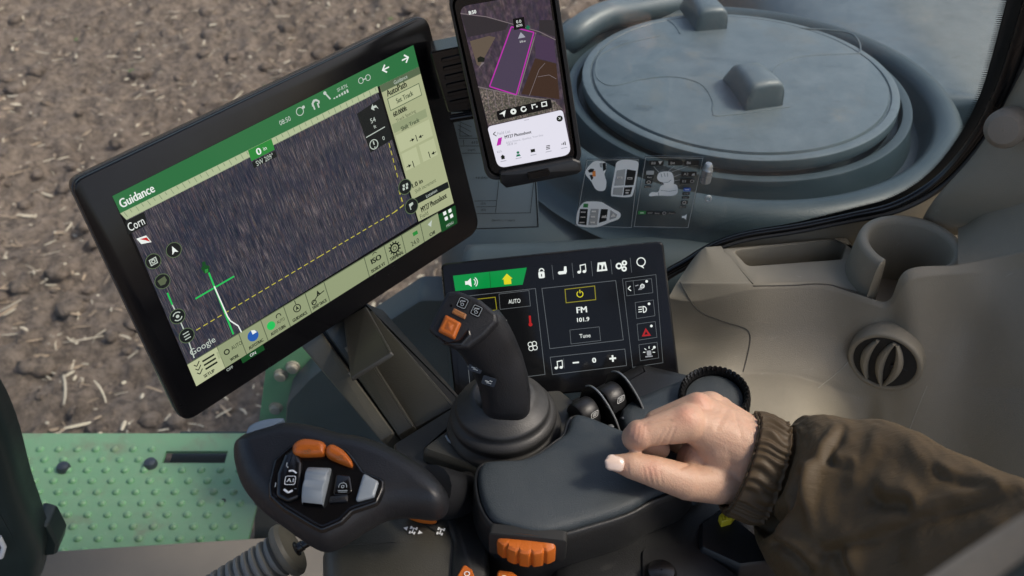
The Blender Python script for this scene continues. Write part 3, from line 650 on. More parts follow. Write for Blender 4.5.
# ---- phone and the cradle that holds it
u3 = toworld((.98,.2,-.02)); v3 = toworld((-.185,.843,-.51)); F3 = Frame(P(512,150,.845), u3, v3)
def rq(pts): return quad(F3, pts)
E_CARD = emit('lit_white_card', srgb(226,224,236)); E_PINK = emit('lit_magenta', srgb(185,45,170)); E_LG = emit('lit_light_grey', srgb(160,160,172)); E_FIELD = emit('lit_brown_field', srgb(62,44,34)); E_ROAD = emit('lit_road', srgb(120,110,112)); E_VIO = emit('lit_violet_field', srgb(70,54,78)); E_TEAL = emit('lit_teal', srgb(20,110,80))
AER = screen_tex('lit_aerial_map', F3, [(.3, srgb(46,40,46)), (.5, srgb(68,58,68)), (.7, srgb(98,86,92))], 300, 120, 1.0, (srgb(54,46,64), srgb(76,68,60)))
AER2 = screen_tex('lit_aerial_town', F3, [(.3, srgb(40,38,36)), (.5, srgb(90,82,78)), (.66, srgb(150,140,132))], 700, 500, 1.0, (srgb(60,66,48), srgb(130,124,116)))
ph = empty('smartphone', F3.pt(0,-.07,-.008), 'smartphone lit with an aerial field map and white card, standing in a black cradle', 'phone')
po = round_poly(rq([(450.5,-3),(550.5,-22),(577.5,160.5),(490.5,177)]), .0105, 7)
mb = MB(); mb.pillow(po, F3.n, [(.003,-.0085),(.0008,-.0075),(0,-.004),(.0006,-.001),(.0016,0)], 0); mb.build('body', BLACK, ph)
t = MB(); D = Draw(F3, t); M3 = [E_BLK, AER, AER2, E_CARD, E_PINK, E_LG, E_FIELD, E_ROAD, E_VIO, E_TEAL, E_WHITE, E_INK]; (Z0,Z1,Z2,ZC,ZP,ZL,ZF,ZR,ZV,ZT,ZW,ZI) = range(12)
def q3(x, y): return (440+x/3.03, y/3.03)
def card(pts, r, m, w): 
    q = [Vector((*F3.uv(*p), 0)) for p in pts]; k = F3.sc(*pts[0]); D.poly([(p.x,p.y) for p in round_poly(q, [x*k for x in r])], m, w)
card([q3(57,20),(548.5,-9),(571.5,154),q3(176,509)], (9,9,10,10), Z1, 1)
ps = t.build('screen', M3, ph)
t = MB(); D = Draw(F3, t)
D.px([q3(83,120),q3(160,85),q3(205,92),q3(150,262),q3(118,265)], Z1, 2); D.px([q3(118,266),q3(255,292),q3(340,300),q3(372,330),q3(146,380)], Z2, 2)
D.px([q3(288,176),q3(352,192),q3(362,300),q3(246,284)], ZF, 3); D.px([q3(285,100),q3(345,120),q3(352,190),q3(290,174)], ZV, 3); D.line([q3(296,232),q3(330,226),q3(352,238)], .5, ZR, 4); D.line([q3(270,290),q3(300,210),q3(318,190)], .5, ZR, 4)
E_PL = len(M3); M3.append(emit('lit_plot', srgb(72,62,82))); M3.append(emit('lit_tan_field', srgb(96,84,72))); M3.append(emit('lit_dark_field', srgb(48,44,48)))
D.px([q3(216,80),q3(284,97),q3(231,286),q3(150,261)], E_PL, 3); D.px([q3(90,124),q3(148,108),q3(168,112),q3(120,200),q3(112,196)], E_PL+1, 3); D.px([q3(64,44),q3(140,52),q3(208,70),q3(198,90),q3(84,112)], E_PL+2, 3); D.px([q3(300,60),q3(345,60),q3(350,112),q3(300,92)], E_PL+2, 3)
D.line([q3(62,40),q3(140,50),q3(300,95),q3(350,120)], .8, ZR, 3); D.line([q3(290,98),q3(236,286)], 1.2, ZR, 3); D.line([q3(115,262),q3(240,290),q3(350,306)], 1, ZR, 3)
for k in range(5): D.line([q3(140+k*22,268+k*5),q3(150+k*20,330-k*3)], .6, ZR, 3)
D.loc(q3(124,180), [(-4,-2),(3,-3),(4.6,1),(0,4),(-3.6,2.6)], .9, ZI, 4); D.loc(q3(128,196), [(-5,-3),(3,2),(0,3)], .9, ZR, 3)
t.build('aerial_map', M3, ps)
t = MB(); D = Draw(F3, t)
fp = [q3(216,80),q3(284,97),q3(231,286),q3(150,261)]; D.line(fp+[fp[0]], 1.2, ZP, 5)
D.px([q3(220,56),q3(254,50),q3(258,84),q3(224,90)], Z0, 6); D.text('0.0', q3(238,64), 3, ZW, 7, 5); D.text('acres', q3(240,76), 2.2, ZW, 7, 6); D.loc(q3(246,106), [(-3.4,-2.4),(3.4,-2.4),(2,0),(0,3),(-2,0)], 1.1, ZL, 6); D.loc(q3(266,82), [(-3,0),(0,3),(3,0),(0,-3)], .8, ZT, 6); D.text('3.8 ac', q3(250,124), 2, ZW, 6, 6)
t.build('field_outline', M3, ps)
t = MB(); D = Draw(F3, t)
card([q3(170,336),q3(335,298),q3(340,326),q3(176,364)], (2,2,2,2), Z0, 6)
for i, x in enumerate((190,222,253,285,315)):
    c0 = q3(x, 344-(x-190)*.235)
    if i == 0: D.loc(c0, [(3.6,3.4),(-3.6,.6),(0,0),(.8,-3.6)], 1, ZW, 7)
    elif i == 1: D.disc(c0, 3, ZW, 7); D.disc(c0, 1, Z0, 8)
    elif i == 2: D.ring(c0, 3, 1.3, ZW, 7, 20, .6, 2*PI)
    elif i == 3: D.rect((c0[0]-2,c0[1]), 1, 5, ZW, 7); D.rect((c0[0],c0[1]-2), 3, 1.2, ZW, 7); D.rect((c0[0]+2.6,c0[1]), 1.6, 1.6, ZW, 7)
    else: D.frame([(c0[0]-3,c0[1]-2),(c0[0]+2.4,c0[1]-3.2),(c0[0]+3.2,c0[1]+1.6),(c0[0]-2.4,c0[1]+2.8)], 1, ZW, 7)
t.build('tool_row', M3, ps)
D_ = t = MB(); D = Draw(F3, t)
card([q3(143,383),q3(371,331),(571.5,154),q3(176,509)], (4,4,9,9), ZC, 5)
D.disc(q3(362,358), 3.2, ZI, 6); D.text('x', q3(362,357), 2.4, ZW, 7); D.rect(q3(262,362), 5, .6, ZL, 6)
D.line([q3(168,398),q3(161,405),q3(171,411)], .8, ZI, 6); D.text('Field List', q3(193,400), 3, ZL, 6, 13)
D.px([q3(176,418),q3(188,414),q3(184,437),q3(171,441)], ZP, 6)
D.text('MY27 Photoshoot', q3(236,406), 3.4, ZI, 6, 27, bold=.2); D.text('John Deere, Quality, Test Site', q3(256,420), 2.4, ZL, 6, 38); D.text('38.8 ac', q3(218,434), 2.4, ZL, 6, 10); D.text('82%', q3(180,458), 2.2, ZL, 6, 5)
for i, (x, y) in enumerate(((190,474),(236,465),(281,455),(327,445),(374,434))):
    c0 = q3(x, y); mm = ZT if i == 1 else ZI
    if i == 0: D.loc(c0, ICONS['home'], .62, mm, 6)
    elif i == 1: D.disc((c0[0],c0[1]-1.4), 1.4, mm, 6); D.loc(c0, [(-2.4,-2.6),(2.4,-2.6),(1.4,-.4),(-1.4,-.4)], 1, mm, 6)
    elif i == 2: D.rect(c0, 4.4, 3.4, mm, 6)
    elif i == 3:
        for k in (-1.6, 0, 1.6): D.rect((c0[0],c0[1]+k), 4, .8, mm, 6)
    else:
        for k in (-1.6, 0, 1.6): D.rect((c0[0]+k,c0[1]-k*.3), .9, 2.6+k*.8, mm, 6)
    D.rect((c0[0]+.6,c0[1]+4.2), 6, .7, ZL, 6)
t.build('info_card', M3, ps)
t = MB(); D = Draw(F3, t); D.text('8:50', q3(98,36), 3.6, ZW, 6, 7.4, bold=.3); t.build('status_text', M3, ps)

hd = empty('phone_cradle', F3.pt(0,-.075,-.02), 'black plastic phone cradle with lower clamp beside the large monitor', 'phone holder')
mb = MB(); oo = round_poly(rq([(446.5,-7.5),(554.5,-29),(583,163),(487,182)]), .0125, 7); inn = round_poly(rq([(450,-4),(551,-23),(578,161),(490,177.5)]), .0108, 7)
mb.loft([inset(oo, F3.n, .002, -.012), inset(oo, F3.n, 0, -.009), inset(oo, F3.n, 0, .0005), inset(oo, F3.n, .0008, .0016), inset(inn, F3.n, -.0003, .0016), inset(inn, F3.n, .0, .0002), inset(inn, F3.n, 0, -.0088)], 0, True, True, True); mb.build('shell', SATIN, hd)
mb = MB(); mb.pillow(round_poly(rq([(499,171),(572,157),(580,160),(581.5,169),(577,172.5),(506,186.5),(500,181)]), .0018, 4), F3.n, [(0,-.022),(0,.003),(.001,.0045),(.0025,.005)], 0); mb.build('lower_clamp', SATIN, hd, sharp=30)
mb = MB(); mb.pillow(round_poly(rq([(526,170),(548,165.5),(549.5,172),(528,176.5)]), .001, 3), F3.n, [(0,.002),(0,.0065),(.0006,.007)], 0); mb.build('clamp_tab', BLACK, hd)
mb = MB(); Fh = Frame(F3.pt(0,0,-.024), F3.u, F3.v)
mb.pillow(round_poly(quad(Fh, [(430,52),(470,44),(486,104),(470,112),(448,112)]), .002, 3), Fh.n, [(0,-.03),(0,0),(.001,.001)], 0)
for i in range(6):
    mb.pillow(round_poly(quad(Fh, [(441+i*1.6,58+i*8.5),(466+i*2,52+i*8.5),(467+i*2,56+i*8.5),(442+i*1.6,62+i*8.5)]), .0008, 3), Fh.n, [(0,0),(0,.002),(.0006,.003)], 0)
mb.build('mount_block', BLACK, hd)
mb = MB(); mb.tube([Fh.pt(*Fh.uv(450,117),.004), Fh.pt(*Fh.uv(492,110),.004)], .0036, 12); mb.tube([F3.pt(0,.03,-.012), Fh.pt(*Fh.uv(470,75),-.01)], .012, 14); mb.build('arm', BLACK, hd)
# monitor back: the arm the large monitor hangs on
# ================================================================== outside
# ---- tilled soil: one sheet to the horizon, clods where the camera looks
def axis(lo, hi, step, far):
    a = list(np.arange(lo, hi+1e-6, step)); s = step; x = hi
    while x < far: s *= 1.5; x += s; a.append(x)
    s = step; x = lo; pre = []
    while x > -far: s *= 1.5; x -= s; pre.append(x)
    return np.array(pre[::-1]+a)
def vnoise(x, y, seed):
    r = np.random.default_rng(seed); T = r.random((256, 256)); xi = np.floor(x).astype(int); yi = np.floor(y).astype(int); fx = x-xi; fy = y-yi
    fx = fx*fx*(3-2*fx); fy = fy*fy*(3-2*fy); g = lambda i, j: T[i & 255, j & 255]
    return (g(xi,yi)*(1-fx)+g(xi+1,yi)*fx)*(1-fy)+(g(xi,yi+1)*(1-fx)+g(xi+1,yi+1)*fx)*fy
xs = axis(-5.5, 2.6, .025, 600); ys = axis(1.6, 9.0, .025, 600)
X, Y = np.meshgrid(xs, ys, indexing='ij')
def soil_h(X, Y):
    h = .06*vnoise(X*1.3, Y*1.3, 1)+.045*vnoise(X*4.5, Y*4.5, 2)+.045*(1-np.abs(2*vnoise(X*8, Y*8, 3)-1))**2+.032*(1-np.abs(2*vnoise(X*17, Y*17, 4)-1))**2+.022*vnoise(X*37, Y*37, 5)-.06
    return h - .11
Z = soil_h(X, Y)*np.exp(-np.maximum(0, np.hypot(X+1.4, Y-5)-7)/3)
n0, n1 = X.shape
vs = np.stack([X, Y, Z], -1).reshape(-1, 3); idx = np.arange(n0*n1).reshape(n0, n1)
fs = np.stack([idx[:-1,:-1], idx[1:,:-1], idx[1:,1:], idx[:-1,1:]], -1).reshape(-1, 4)
me = bpy.data.meshes.new('ground'); me.from_pydata(vs.tolist(), [], fs.tolist()); me.materials.append(SOIL); me.shade_smooth()
g = bpy.data.objects.new('ground', me); COL.objects.link(g); tag(g, 'tilled brown soil field stretching away outside the cab', 'ground', kind='structure')

def flake(mb, x, y, L, W, ang, curl, m, lift=.01):
    z = float(soil_h(np.array([x]), np.array([y]))[0])+lift; d = Vector((math.cos(ang), math.sin(ang), random.uniform(-.2,.2))); s = Vector((-math.sin(ang), math.cos(ang), random.uniform(-.4,.4)))*W/2
    rings = []
    for k in range(5):
        t = k/4-.5; c = Vector((x,y,z))+d*L*t+Vector((-d.y,d.x,0))*curl*L*(t*t*4-1)*.5+Vector((0,0,curl*L*.3*(1-4*t*t))); wv = s*(1-.6*abs(t)*abs(t)*4*.6)
        rings.append([c-wv, c+wv*.1+Vector((0,0,W*.22)), c+wv, c+Vector((0,0,-.002))])
    mb.loft(rings, m)
mb = MB()
for i in range(2700):
    y = 1.9+7.2*random.random()**1.2; x = random.uniform(-.62, .12)*y*1.05-.1; r = random.random()
    if r < .8: flake(mb, x, y, .012+.06*random.random()**2.2, .004+.014*random.random()**1.6, random.uniform(0,PI), random.uniform(-.2,.2), random.choice((0,0,0,1)), .018)
    else: flake(mb, x, y, random.uniform(.05,.13), random.uniform(.004,.010), random.gauss(.2,.9), random.uniform(-.3,.3), random.choice((0,1,1)))
for i in range(14):
    y = random.uniform(3,7.5); flake(mb, random.uniform(-.5,-.05)*y, y, .04, .015, random.random()*3, .2, 2, .015)
o = mb.build('crop_residue', [STRAW, STRAWB, SPROUT]); tag(o, 'scattered straw pieces and husks lying over the soil', 'crop residue', kind='stuff')
# clods
mb = MB()
ICO = None
def clod(mb, c, r):
    n = 7; rings = []
    for i in range(1, 5):
        th = PI*i/5; rings.append([Vector(c)+Vector((math.cos(2*PI*k/n)*math.sin(th)*r*random.uniform(.55,1.5), math.sin(2*PI*k/n)*math.sin(th)*r*random.uniform(.7,1.25), math.cos(th)*r*.7*random.uniform(.8,1.2))) for k in range(n)])
    mb.loft(rings)
for i in range(1500):
    y = 1.9+7*random.random()**1.3; x = random.uniform(-.62,.12)*y*1.05-.1; r = .006+.05*random.random()**3.2; z = float(soil_h(np.array([x]), np.array([y]))[0]); clod(mb, (x,y,z+r*.25), r)
o = mb.build('soil_clods', [SOIL], sharp=0); tag(o, 'loose clods of brown earth lying on the field', 'soil clods', kind='stuff')
# the longest stalks one can pick out
for i, (px, py, ang, L, W) in enumerate(((62,386,1.9,.2,.020),(97,383,2.2,.16,.014),(78,325,.1,.22,.012),(112,262,2.3,.12,.014),(76,421,.5,.12,.02),(45,421,.3,.11,.022))):
    q = PZ(px, py, 0); mb = MB(); flake(mb, q.x, q.y, L*.8, W*.62, ang, .1, 0, .012); o = mb.build('corn_stalk', [STRAW])
    tag(o, ('pale broken stalk just above the left of the green step','thin straw stalk right of the broken pale stalk','long thin stalk lying level left of the big monitor','short pale stalk close to the monitor left edge','wide pale husk left of the broken stalk above the step','pale husk lying at the far left above the step')[i], 'corn stalk', 'stalks lying on the soil')

# ---- grey liquid tank with its round lid
LID = PZ(738, 78, 2.12); ZL = 2.12
tank = empty('liquid_tank', (LID.x, LID.y, 1.35), 'big grey moulded liquid tank outside the right window, dusty', 'tank')
AX = Vector((0,0,1)); TANKMID_SHADED = mat('grey_tank_collar_shaded', (.024,.041,.05), .42, bump=.5, grain=500, var=.2, dust=.1, spec=.35, dustcol=(.25,.29,.315), big=6)  # collar copy of the tank plastic with shade painted into its colour
R0 = .212
mb = MB()       # lid
mb.lathe(LID, AX, [(R0-.006,-.02),(R0-.001,-.016),(R0,-.014),(R0,-.003),(R0-.0008,-.0008),(R0-.003,0),(R0-.011,.0006),(R0-.0125,-.0012),(R0-.014,-.0012),(R0-.0155,.002),(R0-.019,.0026),(.15,.0055),(.08,.007),(.0005,.0075)], 128, 0, False, True)
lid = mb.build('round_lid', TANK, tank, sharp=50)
def lidpt(px, py, h=0):
    q = PZ(px, py, ZL+.005); r = (q.xy-LID.xy).length; return PZ(px, py, ZL+float(np.interp(r, [0,.08,.15,.193,.2], [.0075,.007,.0055,.0026,.0012]))+h)
def grip(px, py, L, W, H, ang):
    c = lidpt(px, py); d = Vector((math.cos(ang), math.sin(ang), 0)); s = Vector((-d.y, d.x, 0)); rings = []
    for t, hh, ww in ((-.5,.0,.7),(-.44,.35,.72),(-.3,.8,.74),(-.15,.98,.76),(.1,1.0,.86),(.36,.98,.96),(.455,.93,1.0),(.49,.8,1.0),(.5,.0,1.02)):
        ring = []
        for k in range(13):
            a = PI*k/12; ring.append(c + d*L*(t+.02*hh*math.sin(a)) + s*math.copysign(abs(math.cos(a))**.45, math.cos(a))*W/2*ww + AX*(H*hh*abs(math.sin(a))**.4-.003))
        rings.append(ring)
    m_ = MB(); m_.loft(rings, 0, True); return m_.build('grab_handle', TANK, lid, sharp=50)
g1 = grip(749, 92, .088, .052, .04, -1.3); g2 = grip(700, 18, .098, .048, .04, -1.38)
# raised web between the two handles and moulded arcs
mb = MB()
def lidline(pts, r=.0012): mb.tube([lidpt(x, y, -.0003) for x, y in smooth_loop([Vector((*p,0)) for p in pts], 6, False) for x, y in ((x_.x, x_.y) for x_ in [Vector((x,y,0))])] if False else [lidpt(v.x, v.y, -.0003) for v in smooth_loop([Vector((*p,0)) for p in pts], 6, False)], r, 8)
lidline([(596,62),(597,78),(612,86),(640,80),(672,77),(700,84),(712,100),(713,112),(722,116),(790,107)])
lidline([(596,62),(602,54),(625,44),(660,36)]); lidline([(772,76),(777,66),(800,57),(850,54),(860,52),(858,40),(845,32),(800,28)]); lidline([(668,20),(675,26),(680,34)])
pass
mb.build('moulded_rib', TANK, lid)
mb = MB(); D = Draw(Frame(lidpt(740,78), (1,0,0), (0,1,0)), mb, .0005)
D.text('LOCK', (645,107), 5, 0, 1, 16, rot=-.35); mb.build('lid_lettering', [TANK_SHADED], lid)
mb = MB(); D = Draw(Frame(lidpt(740,78), (1,0,0), (0,1,0)), mb, .0005); D.text('OPEN', (622,42), 4, 0, 1, 14, rot=.4); mb.build('lid_lettering', [TANK_SHADED], lid)
mb = MB()       # collar, gutter and rolled ring
mb.lathe(LID, AX, [(R0-.005,-.032),(R0+.004,-.032),(R0+.005,-.020),(R0+.007,-.0175),(R0+.016,-.0165),(R0+.019,-.0175),(R0+.020,-.021),(R0+.0215,-.044),(R0+.026,-.056),(R0+.036,-.058),(R0+.042,-.050),(R0+.045,-.032),(R0+.049,-.024),(R0+.056,-.019),(R0+.066,-.0175),(R0+.078,-.022),(R0+.086,-.031),(R0+.090,-.045),(R0+.092,-.062),(R0+.102,-.075),(R0+.115,-.08)], 128)
mb.build('filler_collar', TANKMID_SHADED, tank, sharp=45)
# body: rounded shell
def body_ring(z, x0, x1, y0, y1, r):
    return [Vector((p.x, p.y, z)) for p in round_poly([Vector((x0,y0,0)),Vector((x1,y0,0)),Vector((x1,y1,0)),Vector((x0,y1,0))], r, 8)]
mb = MB(); x0, x1, y0, y1 = -.10, 1.15, .93, 1.62
mb.loft([body_ring(.95, x0,x1,y0+.03,y1,.1), body_ring(1.3, x0,x1,y0+.01,y1,.12), body_ring(1.85, x0,x1,y0,y1,.14), body_ring(1.95, x0+.005,x1,y0+.008,y1,.15), body_ring(2.0, x0+.02,x1-.02,y0+.03,y1-.02,.16), body_ring(2.025, x0+.05,x1-.05,y0+.065,y1-.05,.16), body_ring(2.035, x0+.1,x1-.1,y0+.11,y1-.1,.14)], 0)
mb.build('tank_body', TANK_SHADED, tank, sharp=0)
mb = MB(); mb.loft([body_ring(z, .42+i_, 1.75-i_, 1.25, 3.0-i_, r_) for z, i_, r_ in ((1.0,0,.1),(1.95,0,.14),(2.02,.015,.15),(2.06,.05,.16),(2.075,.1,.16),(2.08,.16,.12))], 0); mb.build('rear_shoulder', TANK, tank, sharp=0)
mb = MB()       # shoulder swelling that sweeps round the lid to the right
pth = [Vector((LID.x-.36, .965, 1.98)), Vector((LID.x-.18,.945,2.005)), Vector((LID.x,.955,2.02)), Vector((LID.x+.16,1.0,2.03)), Vector((LID.x+.29,1.09,2.035)), Vector((LID.x+.42,1.17,2.04)), Vector((LID.x+.6,1.2,2.04))]
mb.tube(smooth_loop(pth, 8, False), [.045]*(8*6+1), 20); mb.build('shoulder_rib', TANK_SHADED, tank, sharp=0)
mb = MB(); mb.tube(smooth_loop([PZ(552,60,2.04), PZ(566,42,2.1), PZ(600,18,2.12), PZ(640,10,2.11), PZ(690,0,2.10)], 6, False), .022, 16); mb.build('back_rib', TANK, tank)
mb = MB(); mb.lathe(PZ(573,46,2.05), AX, [(.024,-.06),(.024,.02),(.021,.034),(.012,.042),(.001,.044)], 24); mb.build('filler_cap', TANK_SHADED, tank)

# ---- lower grey cover with rounded corner, green bracket, green step
Yc = 1.0
cov = MB(); pl = [PY(x, y, Yc) for x, y in ((253,600),(254,449),(284,447),(286,404),(308,380),(352,344),(420,300),(470,300),(470,600))]
cov.pillow(round_poly(pl, [.0,.0,.01,.05,.04,.05,.02,0,0], 6), Vector((0,-1,0)), [(0,-.05),(0,-.006),(.002,-.001),(.006,0)], 0)
o = cov.build('tank_cover', TANK_SHADED); tag(o, 'flat slate grey cover with a rounded corner below the large monitor', 'cover')
br = empty('green_bracket', PY(285,440,1.06), 'upright green painted bracket with two zinc bolts, left of the grey cover', 'bracket')
mb = MB(); pl = [PY(x, y, 1.06) for x, y in ((255,452),(268,352),(292,330),(350,330),(350,470),(250,470))]
mb.pillow(pl, Vector((0,-1,0)), [(0,-.012),(0,-.001),(.0015,0)], 0); mb.build('plate', GREEN, br)
for px, py in ((276,407),(281,374),(293,366)):
    mb = MB(); mb.lathe(PY(px,py,1.06), (0,-1,0), [(.0105,0),(.0105,.003),(.0085,.0035),(.0085,.008),(.007,.0095),(.0005,.01)], 20); mb.build('bolt', STEEL, br)

ZS = 1.50
st = empty('side_step', PZ(140,500,ZS-.04), 'green painted metal step plate with raised studs outside the cab', 'step')
SF = Frame((PZ(140,500,ZS)), (1,0,0), (0,1,0))
pl = [PZ(x, y, ZS) for x, y in ((-20,446),(236,436.5),(256,436),(250,575),(250,640),(-20,640))]
# plate with a slot: build as a grid of strips around the slot
slot = [SF.uv(*p) for p in ((166,451),(229,448),(227,463),(165,466))]
mb = MB()
L = [SF.uv(*p) for p in ((-20,446),(274,436),(274,640),(-20,640))]
su0, su1 = slot[0][0], slot[1][0]; sv1, sv0 = slot[0][1], slot[2][1]
u0, u1_ = L[0][0], L[1][0]; vt = L[1][1]; vb = L[2][1]
def slab(a, b, c, d): 
    q = [SF.pt(a,c), SF.pt(b,c), SF.pt(b,d), SF.pt(a,d)]; mb.loft([[p-AX*.006 for p in q], q], 0, True, True, True)
slab(u0, su0, vb, vt); slab(su1, u1_, vb, vt); slab(su0, su1, sv1, vt); slab(su0, su1, vb, sv0)
mb.box(SF.pt((u0+u1_)/2, vt+.003, -.022), (u1_-u0,0,0), (0,.006,0), (0,0,.044))
mb.build('tread_plate', GREEN, st, sharp=30)
mb = MB()
row = 0; v = vt-.03
while v > vt-.42:
    u = u0+.01+(row % 2)*.0155
    while u < u1_-.012:
        if not (su0-.014 < u < su1+.014 and sv0-.014 < v < sv1+.014): mb.lathe(SF.pt(u,v,-.0005), AX, [(.0068,0),(.0060,.0026),(.0042,.0046),(.0022,.0055),(.0004,.0058)], 12, 0, False, True, ref=(1,.2,0))
        u += .031
    v -= .0225; row += 1
mb.build('tread_studs', GREEN, st, sharp=0)['kind'] = 'stuff'
for px, py in ((64,469),(151,465)):
    mb = MB(); mb.lathe(PZ(px,py,ZS), AX, [(.011,0),(.011,.004),(.009,.009),(.005,.011),(.0005,.0115)], 20); mb.build('bolt', BOLT, st)
mb = MB(); mb.lathe(PZ(223,501,ZS), AX, [(.0048,.0006),(.0005,.0008)], 14); mb.build('hole', PIT, st)
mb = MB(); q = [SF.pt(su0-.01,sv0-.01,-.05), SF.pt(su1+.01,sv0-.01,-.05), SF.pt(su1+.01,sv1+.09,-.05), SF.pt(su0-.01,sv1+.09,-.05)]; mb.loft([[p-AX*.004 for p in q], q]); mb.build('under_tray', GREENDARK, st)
# ================================================================== cab shell
YG = .815
cab_floor = MB(); cab_floor.box((0,.1,1.28), (1.9,0,0), (0,1.34,0), (0,0,.04)); o = cab_floor.build('cab_floor', PIT); tag(o, 'dark cab floor under the console', 'floor', kind='structure')
# ---- side window: pane with a curved rear edge, printed border, seal
edge = [(1042,-60),(1024,0),(1006,60),(991,100),(968,140),(935,178),(895,202),(850,213.5),(800,224),(735,235.5),(690,257),(640,300),(600,420)]
ep = smooth_loop([PY(x,y,YG) for x,y in edge], 6, False)
win = empty('side_window', (0,YG,1.7), 'curved corner side window pane with black dotted border and rubber seal', 'window')
mb = MB(); pane = ep + [PY(600,640,YG), PY(-500,640,YG), PY(-500,-250,YG), PY(1030,-250,YG)]
mb.pillow(pane, Vector((0,-1,0)), [(0,-.004),(0,0)], 0); mb.build('pane', GLASS, win, sharp=20)
# black frit: band along the edge + ragged dots
mb = MB(); n_ = Vector((0,-1,0)); YF = YG-.0012
ce = smooth_loop([PY(x,y,YF) for x,y in edge], 6, False)
def side(i):
    t = (ce[min(i+1,len(ce)-1)]-ce[max(i-1,0)]).normalized(); return Vector((0,-1,0)).cross(t).normalized()
S = [side(i) for i in range(len(ce))]
if (ce[20]+S[20]*.01 - PY(700,100,YF)).length > (ce[20]-PY(700,100,YF)).length: S = [-s for s in S]
bw = lambda i: .0025 + .0135*max(0, 1-i/(len(ce)*.68))**.8
mb.loft([[ce[i]-S[i]*.012, ce[i]+S[i]*bw(i)] for i in range(len(ce))], 0, False, False, False)
acc = 0
for i in range(len(ce)-26):
    Ls = (ce[i+1]-ce[i]).length; k = 0
    nseg = max(1, int(Ls/.0018))
    for j in range(nseg):
        p = ce[i].lerp(ce[i+1], j/nseg); s = S[i].lerp(S[i+1], j/nseg); t = (ce[i+1]-ce[i]).normalized(); b0 = bw(i)
        mb.add([p+s*(b0-.001)-t*.0008, p+s*(b0-.001)+t*.0008, p+s*(b0+.0015+.0055*max(0,1-i/(len(ce)*.7)))], [[0,1,2]], 0, False)
mb.build('printed_border', BLACKP, win, recalc=False)
mb = MB(); sp = smooth_loop([PY(x,y,YG-.012)-Vector((0,0,0)) for x,y in edge], 6, False); tp = lambda i: 1-.6*min(1, i/(len(ce)*.6)); sp = [p - S[i]*.008*tp(i) for i, p in enumerate(sp)]
mb.tube(sp, [.0088*tp(i) for i in range(len(sp))], 14, 0, True, .8); mb.build('rubber_seal', BLACK, win)
mb = MB(); sp2 = [p - S[i]*.010*tp(i) - Vector((0,.006*tp(i),0)) for i, p in enumerate(sp)]; mb.tube(sp2, [.0052*tp(i) for i in range(len(sp))], 12); mb.build('seal_lip', RUBBER, win)

mb = MB(); mb.loft([[ce[i]-S[i]*.004+Vector((0,-.0005,0)), ce[i]-S[i]*.05*tp(i)+Vector((0,-.0012,-.03)), ce[i]-S[i]*.05*tp(i)+Vector((0,-.0012,-.30))] for i in range(8, 57)], 0, False, False, False); mb.build('frame_cover', BEIGE, win)
